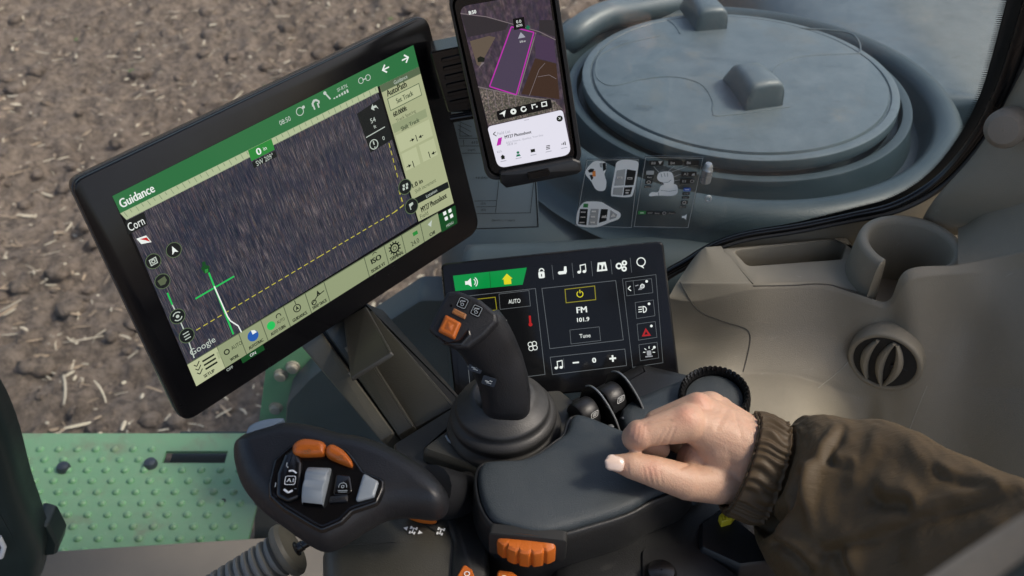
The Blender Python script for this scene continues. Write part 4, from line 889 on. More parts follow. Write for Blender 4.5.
# ---- films and chart stuck to the pane
FG = Frame((0, YG-.003, 2.0), (1,0,0), (0,0,1))
def film(name, pts, label, drawfn, mats, fmat=None, rad=.003, cat='sticker'):
    e = empty(name, FG.pt(*FG.uv(*pts[0])), label, cat)
    mb = MB(); pp = round_poly(quad(FG, pts), rad, 4); mb.pillow(pp, FG.n, [(0,-.0006),(0,.0006)], 0); mb.build('sheet', fmat or FILM, e)
    mb = MB(); dd_ = Draw(FG, mb, .0012); drawfn(dd_)
    if not fmat: dd_.frame([(pts[0][0]+1,pts[0][1]+1),(pts[1][0]-1,pts[1][1]+1),(pts[2][0]-1,pts[2][1]-1),(pts[3][0]+1,pts[3][1]-1)], .45, 2, 0)  # grey outline paints a highlight along the clear film's edge
    mb.build('printing', mats, e); return e
PM = [WHITEF, BLACKP, GREYP, GREENP, BLUEP, ORANGEP]
def f1(D):
    q = lambda x, y: (560+x/6.4, 145+y/6.4)
    def pp(pts, m, w): D.px([q(*p) for p in pts], m, w)
    sm_ = lambda pts: [(v.x, v.y) for v in smooth_loop([Vector((*p,0)) for p in pts], 4)]
    pp(sm_([(162,180),(176,140),(215,102),(255,98),(292,108),(294,150),(284,185),(296,230),(288,280),(256,290),(226,276),(200,230)]), 0, 1)
    pp([(178,158),(196,146),(218,148),(214,166),(186,172)], 1, 2); pp([(188,186),(206,186),(212,206),(202,222)], 1, 2); pp([(206,164),(226,158),(228,196),(208,196)], 5, 2); pp([(270,112),(292,108),(294,152),(276,162)], 1, 2); pp([(252,112),(268,108),(270,140),(256,136)], 2, 2)
    pp(sm_([(352,150),(362,108),(400,90),(460,92),(498,104),(498,150),(470,300),(440,328),(350,324),(326,306)]), 0, 1)
    for r in ([(362,158),(418,150),(408,252),(346,256)], [(428,150),(486,160),(470,252),(414,254)], [(342,268),(404,266),(396,318),(336,312)], [(410,266),(464,264),(450,312),(404,318)]): pp(r, 1 if r[0][0]>400 else 2, 2)
    for c in ((382,205),(446,208)): D.rect(q(*c), 5.2, 2.6, 0, 3); D.rect(q(*c), 3.4, .8, 1, 4)
    D.rect(q(368,292), 4.6, 2.4, 2, 3); D.rect(q(432,284), 4.4, 1.2, 0, 3); D.disc(q(428,300), 1.8, 0, 3, 14, .6)
    pp(sm_([(104,470),(116,410),(150,364),(200,356),(262,360),(296,378),(340,404),(384,430),(378,466),(320,490),(240,520),(160,520),(110,508)]), 0, 1)
    pp([(128,404),(178,404),(168,508),(116,500)], 1, 2); pp([(196,404),(248,404),(236,506),(180,508)], 2, 2); pp([(262,404),(306,406),(296,478),(248,494)], 1, 2); pp([(322,410),(366,440),(356,462),(316,474)], 2, 2)
    for c in ((148,424),(146,456),(140,490)): D.rect(q(*c), 5, 1.3, 0, 3)
    for c in ((216,420),(210,454),(208,490)): D.rect(q(*c), 4.4, 2, 0, 3)
    D.loc(q(282,452), [(-3,-2),(3,-2),(2,2.4),(0,1),(-2,1.4)], .9, 0, 3); D.loc(q(338,446), [(-2.6,-2),(3,-1),(0,3)], .9, 0, 3)
    pp([(150,370),(180,370),(178,394),(148,394)], 3, 3); D.text('I', q(164,382), 2.4, 1, 4)
film('control_guide_film', [(586,158.5),(639.5,157.5),(632.5,228),(574.5,226)], 'clear film with white control lever diagrams, stuck on the window beside the phone', f1, PM)
def f2(D):
    q = lambda x, y: (630+x/6.4, 145+y/6.4)
    def pp(pts, m, w): D.px([q(*p) for p in pts], m, w)
    def tag_(x, y, w_, h_, t=None, m=1, tm=0, n=1):
        D.rect(q(x, y), w_/6.4, h_/6.4, m, 2, 0, 1.2)
        if t: D.text(t, q(x-(w_*.2 if n else 0), y), h_/6.4*.52, tm, 4)
    tag_(168,110,94,36,'B8'); tag_(290,110,92,36,'B4'); tag_(394,108,94,36,'B6'); tag_(376,180,96,36,'A2'); tag_(364,226,92,34,'B3')
    D.loc(q(192,108), [(-2.4,2),(2.4,2.4),(0,-2.4)], .9, 0, 4); D.loc(q(404,182), [(-2,-1.6),(2,-1.6),(1.2,2),(-1,1)], .9, 0, 4); D.ring(q(396,226), 2, .7, 0, 4, 14)
    tag_(128,172,50,30,None,2); tag_(126,200,44,22,'Rear',1,0,0); tag_(118,232,46,32,None,1); D.ring(q(118,232), 2, .6, 0, 4, 14); tag_(112,262,44,20,'Front',1,0,0)
    tag_(364,280,46,26,None,4); D.rect(q(364,280), 4.2, 1.4, 0, 4); tag_(358,306,48,22,'OFF',1,0,0); tag_(354,330,46,20,'Rear',1,0,0); tag_(346,362,44,30,None,1); D.ring(q(346,362), 1.9, .6, 0, 4, 14); tag_(338,390,40,20,'Front',1,0,0)
    tag_(76,428,50,26,None,3); D.rect(q(76,428), 3.6, 1.2, 0, 4); tag_(128,428,46,26,'OFF',1,0,0); tag_(174,430,42,24,'Rear',1,0,0); tag_(218,430,40,28,None,1); D.ring(q(218,430), 1.9, .6, 0, 4, 14); tag_(266,430,44,22,'Front',1,0,0)
    for a, b in (((150,132),(186,172)),((282,130),(226,178)),((372,130),(238,176)),((328,180),(262,206)),((328,218),(272,224))): D.line([q(*a), q(*b)], .5, 2, 1)
    sm_ = lambda pts: [(v.x, v.y) for v in smooth_loop([Vector((*p,0)) for p in pts], 4)]
    pp(sm_([(122,310),(140,296),(180,294),(196,256),(240,246),(290,246),(304,270),(300,306),(260,320),(180,318),(128,322)]), 0, 3)
    pp(sm_([(172,204),(184,174),(216,164),(256,166),(274,186),(280,226),(270,262),(240,272),(216,264),(212,236),(186,226)]), 0, 4)
    D.line([q(196,284),q(250,290),q(296,282)], .6, 2, 5); D.line([q(196,176),q(204,200)], .6, 2, 5); D.line([q(216,172),q(224,196)], .6, 2, 5); D.line([q(238,172),q(240,196)], .6, 2, 5); D.line([q(212,236),q(244,232),q(262,216)], .6, 2, 5); D.line([q(182,296),q(182,316)], .6, 2, 5)
    D.loc(q(346,455), [(-2,-1),(-.4,-1),(1.8,-2.8),(1.8,2.8),(-.4,1),(-2,1)], 1.2, 0, 3)
film('joystick_guide_film', [(644.5,155.5),(704,156.5),(689,228),(632.8,227)], 'clear film on the window printed with a hand holding a joystick, beside a silver pin', f2, PM)
def f3(D):
    q = lambda x, y: (440+x/4.433, 110+y/4.433)
    W = .5
    D.frame([(444,98),(531,92),(538.6,226.5),(462,229)], 1.2, 0, 1)
    for pts in ([(84,122),(180,122)],[(88,156),(190,156)],[(96,188),(196,188)],[(262,300),(246,452)],[(416,308),(400,452)],[(150,400),(250,398)],[(160,426),(250,424)],[(160,456),(402,452)],[(104,128),(106,152)],[(90,54),(88,112),(142,112)],[(80,62),(136,92)],[(80,82),(130,112)],[(84,48),(140,72)]): D.line([q(*p) for p in pts], W, 0, 2)
    for s_, c, h in (('610',(154,140),3),('(mph)',(140,174),3),('4.6 (24)=',(186,298),3.2),('(23)',(192,412),3),('(22)',(192,440),3),('-2km/h ( -1 mph)',(278,486),3.2)): D.text(s_, q(*c), h, 0, 2)
film('speed_chart', [(443,97),(532,91),(539.5,227.5),(461,230)], 'pale blue grey speed chart plate with black numbers behind the phone cradle', f3, [BLACKP], SPEC, .008, 'chart')
# small clear bolt stop on the pane
e = empty('window_latch_pin', PY(706,178,YG-.02), 'small silver pin fixed to the window pane beside the joystick film', 'pin')
mb = MB(); z0 = PY(706,177,YG-.012); mb.lathe(z0, (0.05,-.05,1), [(.004,-.006),(.0052,-.005),(.0052,.009),(.0048,.0095),(.0044,.013),(.003,.0155),(.001,.016)], 20, 0, True, True); mb.build('pin', METAL, e)
mb = MB(); mb.lathe(PY(708,198,YG-.004), (0,-1,0), [(.0035,0),(.0035,.002),(.0022,.0022),(.0022,.001)], 16); mb.build('ring', GREYP, e)

# ---- sill below the pane, lower wall, left pillar
s_ = MB(); a = PY(-140,560,YG-.002); b = PY(420,524.5,YG-.002)
prof = [(0,0),(-.03,-.004),(-.075,-.012),(-.10,-.03),(-.112,-.07),(-.112,-.4),(0,-.4)]
s_.loft([[Vector((p.x, YG-.006+dy, p.z+dz)) for dy, dz in prof] for p in (a, a.lerp(b,.5), b)], 0, True)
o = s_.build('window_sill', BEIGE_DARK, bevel=.004, seg=3); tag(o, 'brown grey plastic sill along the bottom of the window', 'sill')
pm = MB(); pts = smooth_loop([PY(x,y,.70) for x,y in ((-115,340),(-60,385),(-24,408),(-2,450),(14,505),(28,545),(34,575),(10,620),(-115,620))], 5)
pm.pillow(pts, Vector((0,-1,0)), [(0,-.05),(0,-.012),(.004,-.004),(.012,0)], 0)
pl_ = empty('window_pillar', PY(0,600,.7), 'dark green grey curved pillar in the lower left corner', 'pillar'); pm.build('pillar_body', GREENDARK, pl_, sharp=0)
mb = MB(); mb.tube([PY(-1,537,.69), PY(4,547,.688), PY(1,557,.69)], .0028, 10); mb.build('wire_clip', WHITEP, pl_)
fm = MB(); fm.pillow(round_poly([PY(x,y,.74) for x,y in ((34,522),(48,526),(58,545),(56,556),(30,558))], .006, 4), Vector((0,-1,0)), [(0,-.03),(0,-.004),(.003,0)], 0); fm.build('pillar_foot', GREENDARK, pl_)

# ---- ribbed gas strut / bellows on the sill
ax0, ax1 = P(214,596,.80), P(291,548,.80); axd = (ax1-ax0).normalized(); Ls = (ax1-ax0).length
bl = empty('ribbed_bellows', ax0, 'ribbed grey bellows with an end flange and black bolt on the sill', 'bellows')
mb = MB(); prof = []; k = 0.0
while k < Ls*.9:
    prof += [(.0155,k),(.0175,k+.0012),(.0175,k+.0036),(.0155,k+.0048),(.0140,k+.0056),(.0140,k+.0066)]; k += .0072
mb.lathe(ax0, axd, prof, 32); mb.build('ribbed_sleeve', mat('grey_ribbed_plastic', (.19,.185,.165), .5), bl, sharp=40)
mb = MB(); mb.lathe(ax0, axd, [(.003,Ls*.9),(.021,Ls*.9),(.0225,Ls*.9+.002),(.0225,Ls*.9+.006),(.020,Ls*.9+.009),(.012,Ls*.9+.011),(.003,Ls*.9+.012)], 36); mb.build('end_flange', OLIVE_LIGHT, bl)
mb = MB(); q0 = P(293,551,.797); dq = (P(310,541,.797)-q0).normalized(); mb.lathe(q0, dq, [(.006,-.004),(.006,.004),(.0042,.005),(.0042,.009),(.0036,.0095),(.0036,.016),(.001,.017)], 18, 0, True, True); mb.build('bolt', BLACK, bl)

# ---- beige side trim
trim = empty('side_trim', PY(800,430,.7), 'beige moulded cab side trim panel right of the console', 'trim panel')
def S_(px, py, y=None, z=None): return PY(px, py, y) if y is not None else PZ(px, py, z)
cols = [
 [S_(690,263,y=.795), S_(676,284,y=.768), S_(669,297,y=.755), S_(652,345,y=.735), S_(640,388,y=.715), S_(618,440,y=.66), S_(598,520,y=.60)],
 [S_(703,249,y=.797), S_(697,284,y=.752), S_(697,300,y=.740), S_(694,345,y=.722), S_(688,384,z=2.098), S_(668,440,z=2.092), S_(650,530,z=2.085)],
 [S_(721,246,y=.797), S_(752,284,y=.733), S_(753.5,289,y=.729), S_(750,335,y=.710), S_(743,374,z=2.098), S_(728,440,z=2.09), S_(715,530,z=2.085)],
 [S_(835,237,y=.797), S_(820,282.5,y=.733), S_(821,288,y=.729), S_(818,335,y=.708), S_(802,378,z=2.094), S_(800,440,z=2.086), S_(795,530,z=2.08)],
 [S_(870,228,y=.797), S_(866,297,y=.710), S_(868,303,y=.706), S_(868,345,y=.692), S_(856,395,y=.676), S_(856,440,y=.654), S_(862,530,y=.60)],
 [S_(882,226,y=.795), S_(889,300,y=.702), S_(890,306,y=.698), S_(892,345,y=.686), S_(886,394,y=.668), S_(884,440,y=.646), S_(880,530,y=.597)],
 [S_(908,225,y=.79), S_(907,270,y=.698), S_(910,279,y=.692), S_(918,338,y=.676), S_(917,392,y=.657), S_(913,440,y=.636), S_(908,530,y=.588)],
 [S_(958,228,y=.772), S_(958,265,y=.701), S_(960,273,y=.696), S_(966,330,y=.680), S_(964,388,y=.650), S_(960,440,y=.620), S_(955,530,y=.57)],
 [S_(985,205,y=.77), S_(1000,258,y=.702), S_(1005,270,y=.695), S_(1015,328,y=.658), S_(1014,388,y=.625), S_(1010,440,y=.59), S_(1005,540,y=.53)],
 [S_(1012,185,y=.765), S_(1060,245,y=.68), S_(1072,265,y=.668), S_(1085,330,y=.625), S_(1090,390,y=.58), S_(1090,450,y=.54), S_(1090,550,y=.48)],
 [S_(1050,160,y=.745), S_(1140,235,y=.64), S_(1160,260,y=.62), S_(1180,330,y=.575), S_(1190,400,y=.52), S_(1190,470,y=.48), S_(1190,560,y=.42)],
]
def cr4(p0, p1, p2, p3, t, k=.5):
    m1 = (p2-p0)*k; m2 = (p3-p1)*k
    if k < .5:      # bends stay tight: tangents no longer than the shorter neighbour allows
        m1 = m1*min(1, 1.2*min((p1-p0).length, (p2-p1).length)/max(1e-6, m1.length)); m2 = m2*min(1, 1.2*min((p3-p2).length, (p2-p1).length)/max(1e-6, m2.length))
    t2, t3 = t*t, t*t*t
    return p1*(2*t3-3*t2+1)+m1*(t3-2*t2+t)+p2*(-2*t3+3*t2)+m2*(t3-t2)
def patch(cols, skip=(), n=9):
    nc, nr = len(cols), len(cols[0]); at = lambda i, j: cols[min(max(i,0),nc-1)][min(max(j,0),nr-1)]; mb = MB(); idx_ = {}
    def vert(a, b):
        if (a, b) not in idx_:
            i = min(a//n, nc-2); j = min(b//n, nr-2); s = a/n-i; t = b/n-j
            rows = [cr4(*[at(i+k, j+l) for l in (-1,0,1,2)], t, .42) for k in (-1,0,1,2)]
            idx_[(a, b)] = len(mb.v); mb.v.append(tuple(cr4(*rows, s)))
        return idx_[(a, b)]
    for a in range((nc-1)*n):
        for b in range((nr-1)*n):
            if (a//n, b//n) in skip: continue
            mb.f.append([vert(a,b), vert(a+1,b), vert(a+1,b+1), vert(a,b+1)]); mb.m.append(0); mb.sm.append(True)
    return mb
mb = MB(); vs = [p for c in cols for p in c]; R_ = len(cols[0]); fs = []
for i in range(len(cols)-1):
    for j in range(R_-1):
        if j == 0 and i in (2,3,4): continue
        fs.append([i*R_+j, (i+1)*R_+j, (i+1)*R_+j+1, i*R_+j+1])
cols = [[c[0], c[0].lerp(c[1],.94), c[1], c[2], c[2].lerp(c[3],.10), c[3], c[3].lerp(c[4],.88), c[4], c[4].lerp(c[5],.10), c[5], c[6]] for c in cols]
mb = patch(cols, tuple((i, 1) for i in range(2, 7))+((2,0),(3,0),(4,0),(5,0),(6,0))); o = mb.build('moulded_panel', BEIGE, trim, sharp=0)
# lighter lower box seam lines
mb = MB()
def seam(pts, r=.0011, m=None):
    mb.tube(smooth_loop([PY(x, y, d) for x, y, d in pts], 6, False), r, 6)
# tray insert
TZ = 2.160
TF = Frame(PZ(790,260,TZ), (1,0,0), (0,1,0))
ti = round_poly([PZ(x,y,TZ) for x,y in ((721,247.5),(846,236.5),(868,262),(876,296.5),(830,284),(753,284.5))], [.003,.003,.01,.004,.03,.006], 6)
po_ = round_poly([PZ(x,y,TZ) for x,y in ((734,250.5),(847,239),(842,258.5),(748,265.5))], [.004,.003,.004,.006], 5)
mb2 = MB(); N_ = Vector((0,0,1))
# body ring bridged to pocket: resample both loops to the same count by angle
def resample(loop, n, c):
    pts = []; M_ = len(loop); Ltot = 0; acc_ = [0]
    for i in range(M_): Ltot += (loop[(i+1)%M_]-loop[i]).length; acc_.append(Ltot)
    # start at the point with smallest angle to -x direction
    for k in range(n):
        t = Ltot*k/n
        i = max(j for j in range(M_) if acc_[j] <= t+1e-9); f = (t-acc_[i])/max(1e-9, acc_[i+1]-acc_[i]); pts.append(loop[i].lerp(loop[(i+1)%M_], f))
    return pts
RO = resample(ti, 96, None); RI = resample(po_, 96, None)
# align start
best = min(range(96), key=lambda s: sum((RO[k]-RI[(k+s)%96]).length for k in range(0,96,6))); RI = [RI[(k+best)%96] for k in range(96)]
mb2.loft([[p-N_*.07 for p in RO], [p-N_*.004 for p in RO], [p-N_*.001 for p in inset(RO,N_,.0012,0)], inset(RO,N_,.004,0), inset(RI,N_,-.0025,0), [p-N_*.0006 for p in inset(RI,N_,-.0008,0)], [p-N_*.003 for p in RI], [p-N_*.058 for p in inset(RI,N_,.001,0)]], 0, True, False, True)
mb2.build('storage_tray', BEIGE, trim, sharp=40)
# cup holder
CZ = 2.20; cc = PZ(912, 243, CZ); ro, ri = .0490, .0372
cup = MB(); a0, a1 = math.radians(262), math.radians(262+322)   # opening faces the driver
aS = math.radians(238)
gap = math.radians(21)
A = [aS+gap+(2*PI-2*gap)*k/56 for k in range(57)]
def cring(r, h): return [cc+Vector((r*math.cos(a), r*math.sin(a), h)) for a in A]
lipdir = Vector((math.cos(aS), math.sin(aS), 0)); 
def ext(L_):     # straight lips of the handle slot, appended on both ends
    out = []
    for r, h in L_:
        base = cring(r, h); e0, e1 = base[0], base[-1]
        out.append([e0+lipdir*.008+Vector((0,0,-.002)), e0+lipdir*.004] + base + [e1+lipdir*.003, e1+lipdir*.006+Vector((0,0,-.002))])
    return out
cprof = ext([(ro+.004,-.075),(ro+.0035,-.05),(ro+.0025,-.034),(ro+.0012,-.02),(ro+.0002,-.012),(ro-.0005,-.006),(ro-.0018,-.0016),(ro-.004,0),(ri+.0035,0),(ri+.0012,-.002),(ri,-.006),(ri-.003,-.072)]); cup.loft(cprof, 0, False, False, False); nr_ = len(cprof); cup.add([r[0] for r in cprof], [list(range(nr_))], 0, False); cup.add([r[-1] for r in cprof], [list(range(nr_))], 0, False)
cupo = cup.build('cup_holder', BEIGE, trim, sharp=50)
mb = MB(); mb.lathe(cc+Vector((0,0,-.07)), (0,0,1), [(ri+.002,0),(.001,.0005)], 40, 0, False, True); mb.build('cup_floor', BEIGE_DARK, cupo)
mb = MB(); sl = [cc+lipdir*.022+Vector((0,0,-.058)), cc+lipdir*.047+Vector((0,0,-.062))]; sd_ = Vector((-lipdir.y, lipdir.x, 0))
mb.loft([[s-sd_*.016, s+sd_*.016, s+sd_*.016-Vector((0,0,.01)), s-sd_*.016-Vector((0,0,.01))] for s in sl]); mb.build('slot_floor', BEIGE, cupo)
# air vent
def onpanel(px, py, nor_=False):
    bpy.context.view_layer.update()
    ob = bpy.data.objects['moulded_panel'].evaluated_get(bpy.context.evaluated_depsgraph_get())
    mi = ob.matrix_world.inverted(); o_ = mi @ C; d_ = (mi.to_3x3() @ ray(px, py)).normalized()
    ok, loc, nor, _ = ob.ray_cast(o_, d_)
    if not ok: return None
    return (ob.matrix_world @ loc, nor) if nor_ else ob.matrix_world @ loc
vp, vn = onpanel(886,359,True); vn = Vector(vn); vn = vn if vn.dot(C-vp) > 0 else -vn; print('VENT', vp, vn); pn = vn; 
_s = [onpanel(*q) for q in ((853,357),(919,361),(888,330),(884,388))]; vp = (_s[0]+_s[1]+_s[2]+_s[3])/4; vn = (_s[1]-_s[0]).cross(_s[2]-_s[3]).normalized(); vn = vn if vn.dot(C-vp) > 0 else -vn; pn = vn
VF = Frame(vp+vn*.007, vn.cross(Vector((0,0,1))).normalized()*-1, (0,0,1))
vr = .0315
vent = MB(); vent.lathe(VF.o, VF.n, [(vr+.0022,-.022),(vr+.0022,-.001),(vr+.0014,.0012),(vr+.0002,.0020),(vr-.0018,.0020),(vr-.0032,.0008),(vr-.0040,-.004),(vr-.005,-.02)], 72)
vo_ = vent.build('air_vent', BEIGE, trim, sharp=50)
mb = MB(); mb.lathe(VF.o, VF.n, [(vr-.003,.0003),(.001,.0003)], 40, 0, False, True); mb.build('vent_core_shade', PIT, vo_)  # near-black disc paints the shade of a deeper vent
for du, flip, sc_ in ((-.0135,-1,1.0), (.0005,-1,1.0), (.0085,1,1.0)):
    mb = MB(); rings = []
    for k in range(13):
        t = k/12*2-1; hh = t*vr*.82*math.sqrt(max(.05, 1-(du/vr)**2)); w = .0052*(1-.6*t*t); bulge = flip*.0065*(1-t*t)
        c0 = VF.pt(du+bulge-(.0065*flip*.4), hh, .001)
        rings.append([c0+VF.u*w*math.cos(a)*.8+VF.n*(.0055*(1-.3*t*t))*math.sin(a) for a in [2*PI*j/12 for j in range(12)]])
    mb.loft(rings); mb.build('vane', BEIGE, vo_)
mb = MB(); mb.tube([VF.pt(.006,0,.002), VF.pt(.022,-.002,-.001)], .0016, 8); mb.build('vane_link', PIT, vo_)
def lines(name, lns, r, m):
    mb = MB()
    for ln in lns:
        dense = smooth_loop([Vector((*p,0)) for p in ln], 8, False); q = [onpanel(v.x, v.y) for v in dense]; q = [p for p in q if p]
        if len(q) > 3: mb.tube(q, r, 6)
    return mb.build(name, m, trim)
lines('gap_line', [[(680,282),(697,309),(722,321),(744,328),(750,336),(748,352),(743,372)]], .0006, SEAMC)
lines('edge_highlight', [[(857,353),(838,372),(818,388)]], .00045, BEIGE_HIGHLIGHT); lines('edge_highlight', [[(927,386),(917,410),(908,434)]], .00045, BEIGE_HIGHLIGHT)  # pale tubes paint the light caught on the trim edges
lines('tray_gap', [[(753,286),(790,285.5),(820,284),(845,288),(872,299)]], .0006, SEAMC)
# ---- rear pillar to the right of the pane, with its round plug
pil = empty('cab_pillar', PY(1040,250,.76), 'beige rear cab pillar in the upper right corner with a round plug', 'pillar')
pcols = [[S_(x+o1_, y, y=d+dd) for (x, y, d) in ((1075,-60,.80),(1046,0,.80),(1024,60,.80),(1000,118,.795),(968,165,.79),(930,200,.79),(915,235,.805))] for o1_, dd in ((0,-.0),(8,-.012),(50,-.03),(130,-.07),(260,-.16))]
mb = MB(); mb.loft([list(r) for r in pcols], 0, False, False, False); mb.build('pillar_cover', BEIGE, pil, sub=2, sharp=0)
kp = PY(1006,128,.755); kn = (Vector((-.55,-.75,.3))).normalized()
mb = MB(); mb.lathe(kp, kn, [(.017,-.02),(.017,.006),(.0155,.011),(.012,.0145),(.006,.0155),(.0005,.0157)], 36, 0); mb.build('round_plug', BEIGE_DARK, pil)
# ---- unseen cab roof, sized and cut short to shape the light inside
mb = MB(); mb.pillow(round_poly([Vector(p) for p in ((-.85,-.35,3.12),(.66,-.35,3.12),(.66,.80,3.12),(-.85,.80,3.12))], .12, 6), Vector((0,0,1)), [(.02,-.03),(0,0),(0,.05),(.05,.1)], 0)
o = mb.build('unseen_cab_roof', BEIGE_DARK); tag(o, 'unseen cab roof overhead, cut short to shape the light inside', 'roof', kind='structure')
# ================================================================== operator console
N_ = Vector((0,0,1)); ZP = 2.205
con = empty('armrest_console', PZ(560,470,2.05), 'dark padded operator console with orange thumbwheel, paddles and knurled knob', 'console')
def ZL_(pts, z): return [PZ(x, y, z) for x, y in pts]
# padded top
pad_px = [(577,412),(622,428),(668,446),(690,462),(684,480),(652,494),(628,507),(594,518),(545,530),(508,524),(491,515),(481,496),(478,474),(483,461),(500,458),(522,457),(541,449),(556,438),(566,430)]
pad = smooth_loop(ZL_(pad_px, ZP), 5)
mb = MB(); mb.cushion(pad, N_, [(.0005,-.02),(0,-.0045)], [(0,0),(.0008,.0022),(.002,.0037),(.004,.0046),(.008,.0052),(.02,.0058)], .0016); mb.build('padded_top', PAD, con, sharp=0)
# skirt under the pad
mb = MB(); base = inset(pad, N_, -.0012, 0)
low = inset(pad, N_, -.0035, 0); low2 = inset(pad, N_, -.005, 0); low3 = inset(pad, N_, -.001, 0)
mb.loft([[p-N_*.0105 for p in inset(pad,N_,.001,0)], [p-N_*.0045 for p in base], [p-N_*.0065 for p in inset(pad,N_,-.003,0)], [p-N_*.012 for p in low], [p-N_*.034 for p in low2], [p-N_*.045 for p in low3], [p-N_*.15 for p in low3]], 0, True, False, True)
mb.build('pad_surround', SKIRT, con, sharp=0)
# skirt flank running to the right under the hand
fl = smooth_loop(ZL_([(592,520),(640,500),(690,470),(730,470),(760,500),(740,560),(700,600),(600,620),(560,600),(556,560)], ZP-.045), 4)
mb = MB(); mb.pillow(fl, N_, [(-.01,-.15),(-.002,-.02),(0,-.004),(.004,0),(.012,.003)], 0); mb.build('lower_housing', SKIRT, con, sharp=0)
# orange thumbwheel in its slot
wc = PZ(531,546,ZP-.017); bi = min(range(len(pad)), key=lambda k: (pad[k].xy-wc.xy).length); wd = (pad[(bi+3)%len(pad)]-pad[bi-3]); wd.z = 0; wd.normalize()
if wd.x < 0: wd = -wd
wn = wd.cross(N_).normalized(); wc = Vector((pad[bi].x, pad[bi].y, ZP-.0135)) + wn*.0042
wax = (N_*1 + wn*.10).normalized()
mb = MB(); cw = wc - wn*.0203
mb.lathe(cw, wax, [(.008,.0100),(.020,.0098),(.0275,.0090),(.0293,.0076),(.0300,.005),(.0300,-.0075),(.0287,-.0092),(.010,-.0100)], 240, 0, rib=lambda q, r, h: 1-(.055*max(0,math.cos(q*20))**3 if r > .027 else 0))
for i_, p in enumerate(mb.v):        # only the part in front of the slot
    p = Vector(p); k_ = (p-wc).dot(wn); a_ = (p-wc).dot(wd)
    if k_ < -.001: p = p - wn*(k_+.001); a2 = max(-.0225, min(.0225, a_)); p = p + wd*(a2-a_)
    mb.v[i_] = tuple(p)
mb.build('thumbwheel', ORANGE, con, sharp=30)
mb = MB(); qs = [wc + wd*a + N_*b for a, b in ((-.0262,.0115),(.0262,.0115),(.0262,-.0112),(-.0262,-.0112))]
mb.pillow(round_poly([p+wn*.0008 for p in qs],.003,3), wn, [(0,-.008),(0,-.0005),(.001,.0)], 0); 
wheel_slot = mb.build('thumbwheel_slot', PIT, con)
WS = Frame(PZ(512,552,ZP-.03)+wn*.006, wd, N_)
# boot plate + joystick base box
bz = 2.178
mb = MB(); pl = round_poly(ZL_([(418,449),(447,428),(470,395),(560,388),(600,420),(560,470),(505,478),(478,469)], bz), .006, 4)
mb.pillow(pl, N_, [(-.004,-.12),(0,-.006),(.001,-.002),(.003,0)], 0); mb.build('joystick_plinth', OLIVE, con)
mb = MB(); mb.tube([PZ(446,436,bz+.001), PZ(449,441,bz+.001), PZ(480,461,bz+.001)], .0011, 8); mb.build('plinth_edge_highlight', METAL, con)  # silver tube paints the highlight along the plinth edge
mb = MB(); mb.pillow(round_poly(ZL_([(393,443),(456,404),(470,410),(425,450),(440,470),(430,500),(405,500)], bz-.012), .004, 4), N_, [(-.003,-.12),(0,-.003),(.002,0)], 0); mb.build('front_deck', SKIRT, con)
# mid housing between handle and pad
mb = MB(); mb.pillow(round_poly(ZL_([(432,470),(475,468),(486,500),(490,600),(470,640),(448,600),(452,540),(440,500)], bz-.006), .008, 4), N_, [(-.004,-.12),(0,-.006),(.003,0)], 0); mb.build('centre_housing', SKIRT, con, sharp=0)
# lower left panel with slot and pictograms
LZ = bz-.012; LF = Frame(PZ(400,545,LZ), (1,0,0), (0,1,0))
mb = MB(); lp = round_poly(ZL_([(323,542),(345,520),(400,490),(440,488),(468,508),(474,540),(470,620),(400,650),(330,640)], LZ), [.012,.02,.02,.01,.01,.01,0,0,0], 5)
mb.pillow(lp, N_, [(-.012,-.14),(-.006,-.05),(-.002,-.014),(.001,-.004),(.006,-.0005),(.014,.001)], 0); mb.build('lower_panel', OLIVE, con, sharp=0)
LF = Frame(PZ(400,545,LZ+.0016), (1,0,0), (0,1,0))
mb = MB(); D = Draw(LF, mb, .0004); D.px([(402,511),(411,509),(441,525),(436,532)], 0, 1); D.px([(430,520),(446,514),(456,521),(448,528)], 0, 1); mb.build('lever_slot', PIT, con)
def tractor_mark(D, c, k, m, rot=0):
    for sx in (-1, 1):
        D.loc(c, [(sx*1.6-.7+sx*.2,-3.4),(sx*1.6+.7+sx*.2,-3.4),(sx*1.6+.7+sx*.2,-.9),(sx*1.6-.7+sx*.2,-.9)] if sx>0 else [(-2.5,-3.4),(-1.1,-3.4),(-1.1,-.9),(-2.5,-.9)], k, m, 2, rot)
        D.loc(c, [(sx*2.2-.7,.8),(sx*2.2+.7,.8),(sx*2.2+.7,3.6),(sx*2.2-.7,3.6)], k, m, 2, rot)
    D.loc(c, [(-1.3,-2.6),(1.3,-2.6),(1.3,-1.8),(.5,-1.8),(.5,1.6),(1.6,1.6),(1.6,2.6),(-1.6,2.6),(-1.6,1.6),(-.5,1.6),(-.5,-1.8),(-1.3,-1.8)], k, m, 2, rot)
mb = MB(); D = Draw(LF, mb, .0005)
tractor_mark(D, (396,515), 1.2, 0, -.25); tractor_mark(D, (413,531), 1.3, 0, -.25); tractor_mark(D, (440.6,532), 1.3, 0, -.25); tractor_mark(D, (456,530), 1.0, 1, -.3)
for sx in (-1, 1): D.loc((413+sx*7.4,531+sx*2.2), [(sx*-2,2.6),(sx*2.4,0),(sx*-2,-2.6)], 1, 0, 2, -.25)
mb.build('pictogram', [WHITEP, GREYP], con)
mb = MB(); tb = smooth_loop(ZL_([(404,509),(414,506),(428,509),(437,514),(434,518),(420,517),(408,513)], LZ+.011), 4)
mb.cushion(tb, N_, [(.001,-.008),(0,-.003)], [(0,0),(.001,.0025),(.003,.0038),(.006,.0042)], .001); mb.build('range_lever', ORANGE, con, sharp=0)
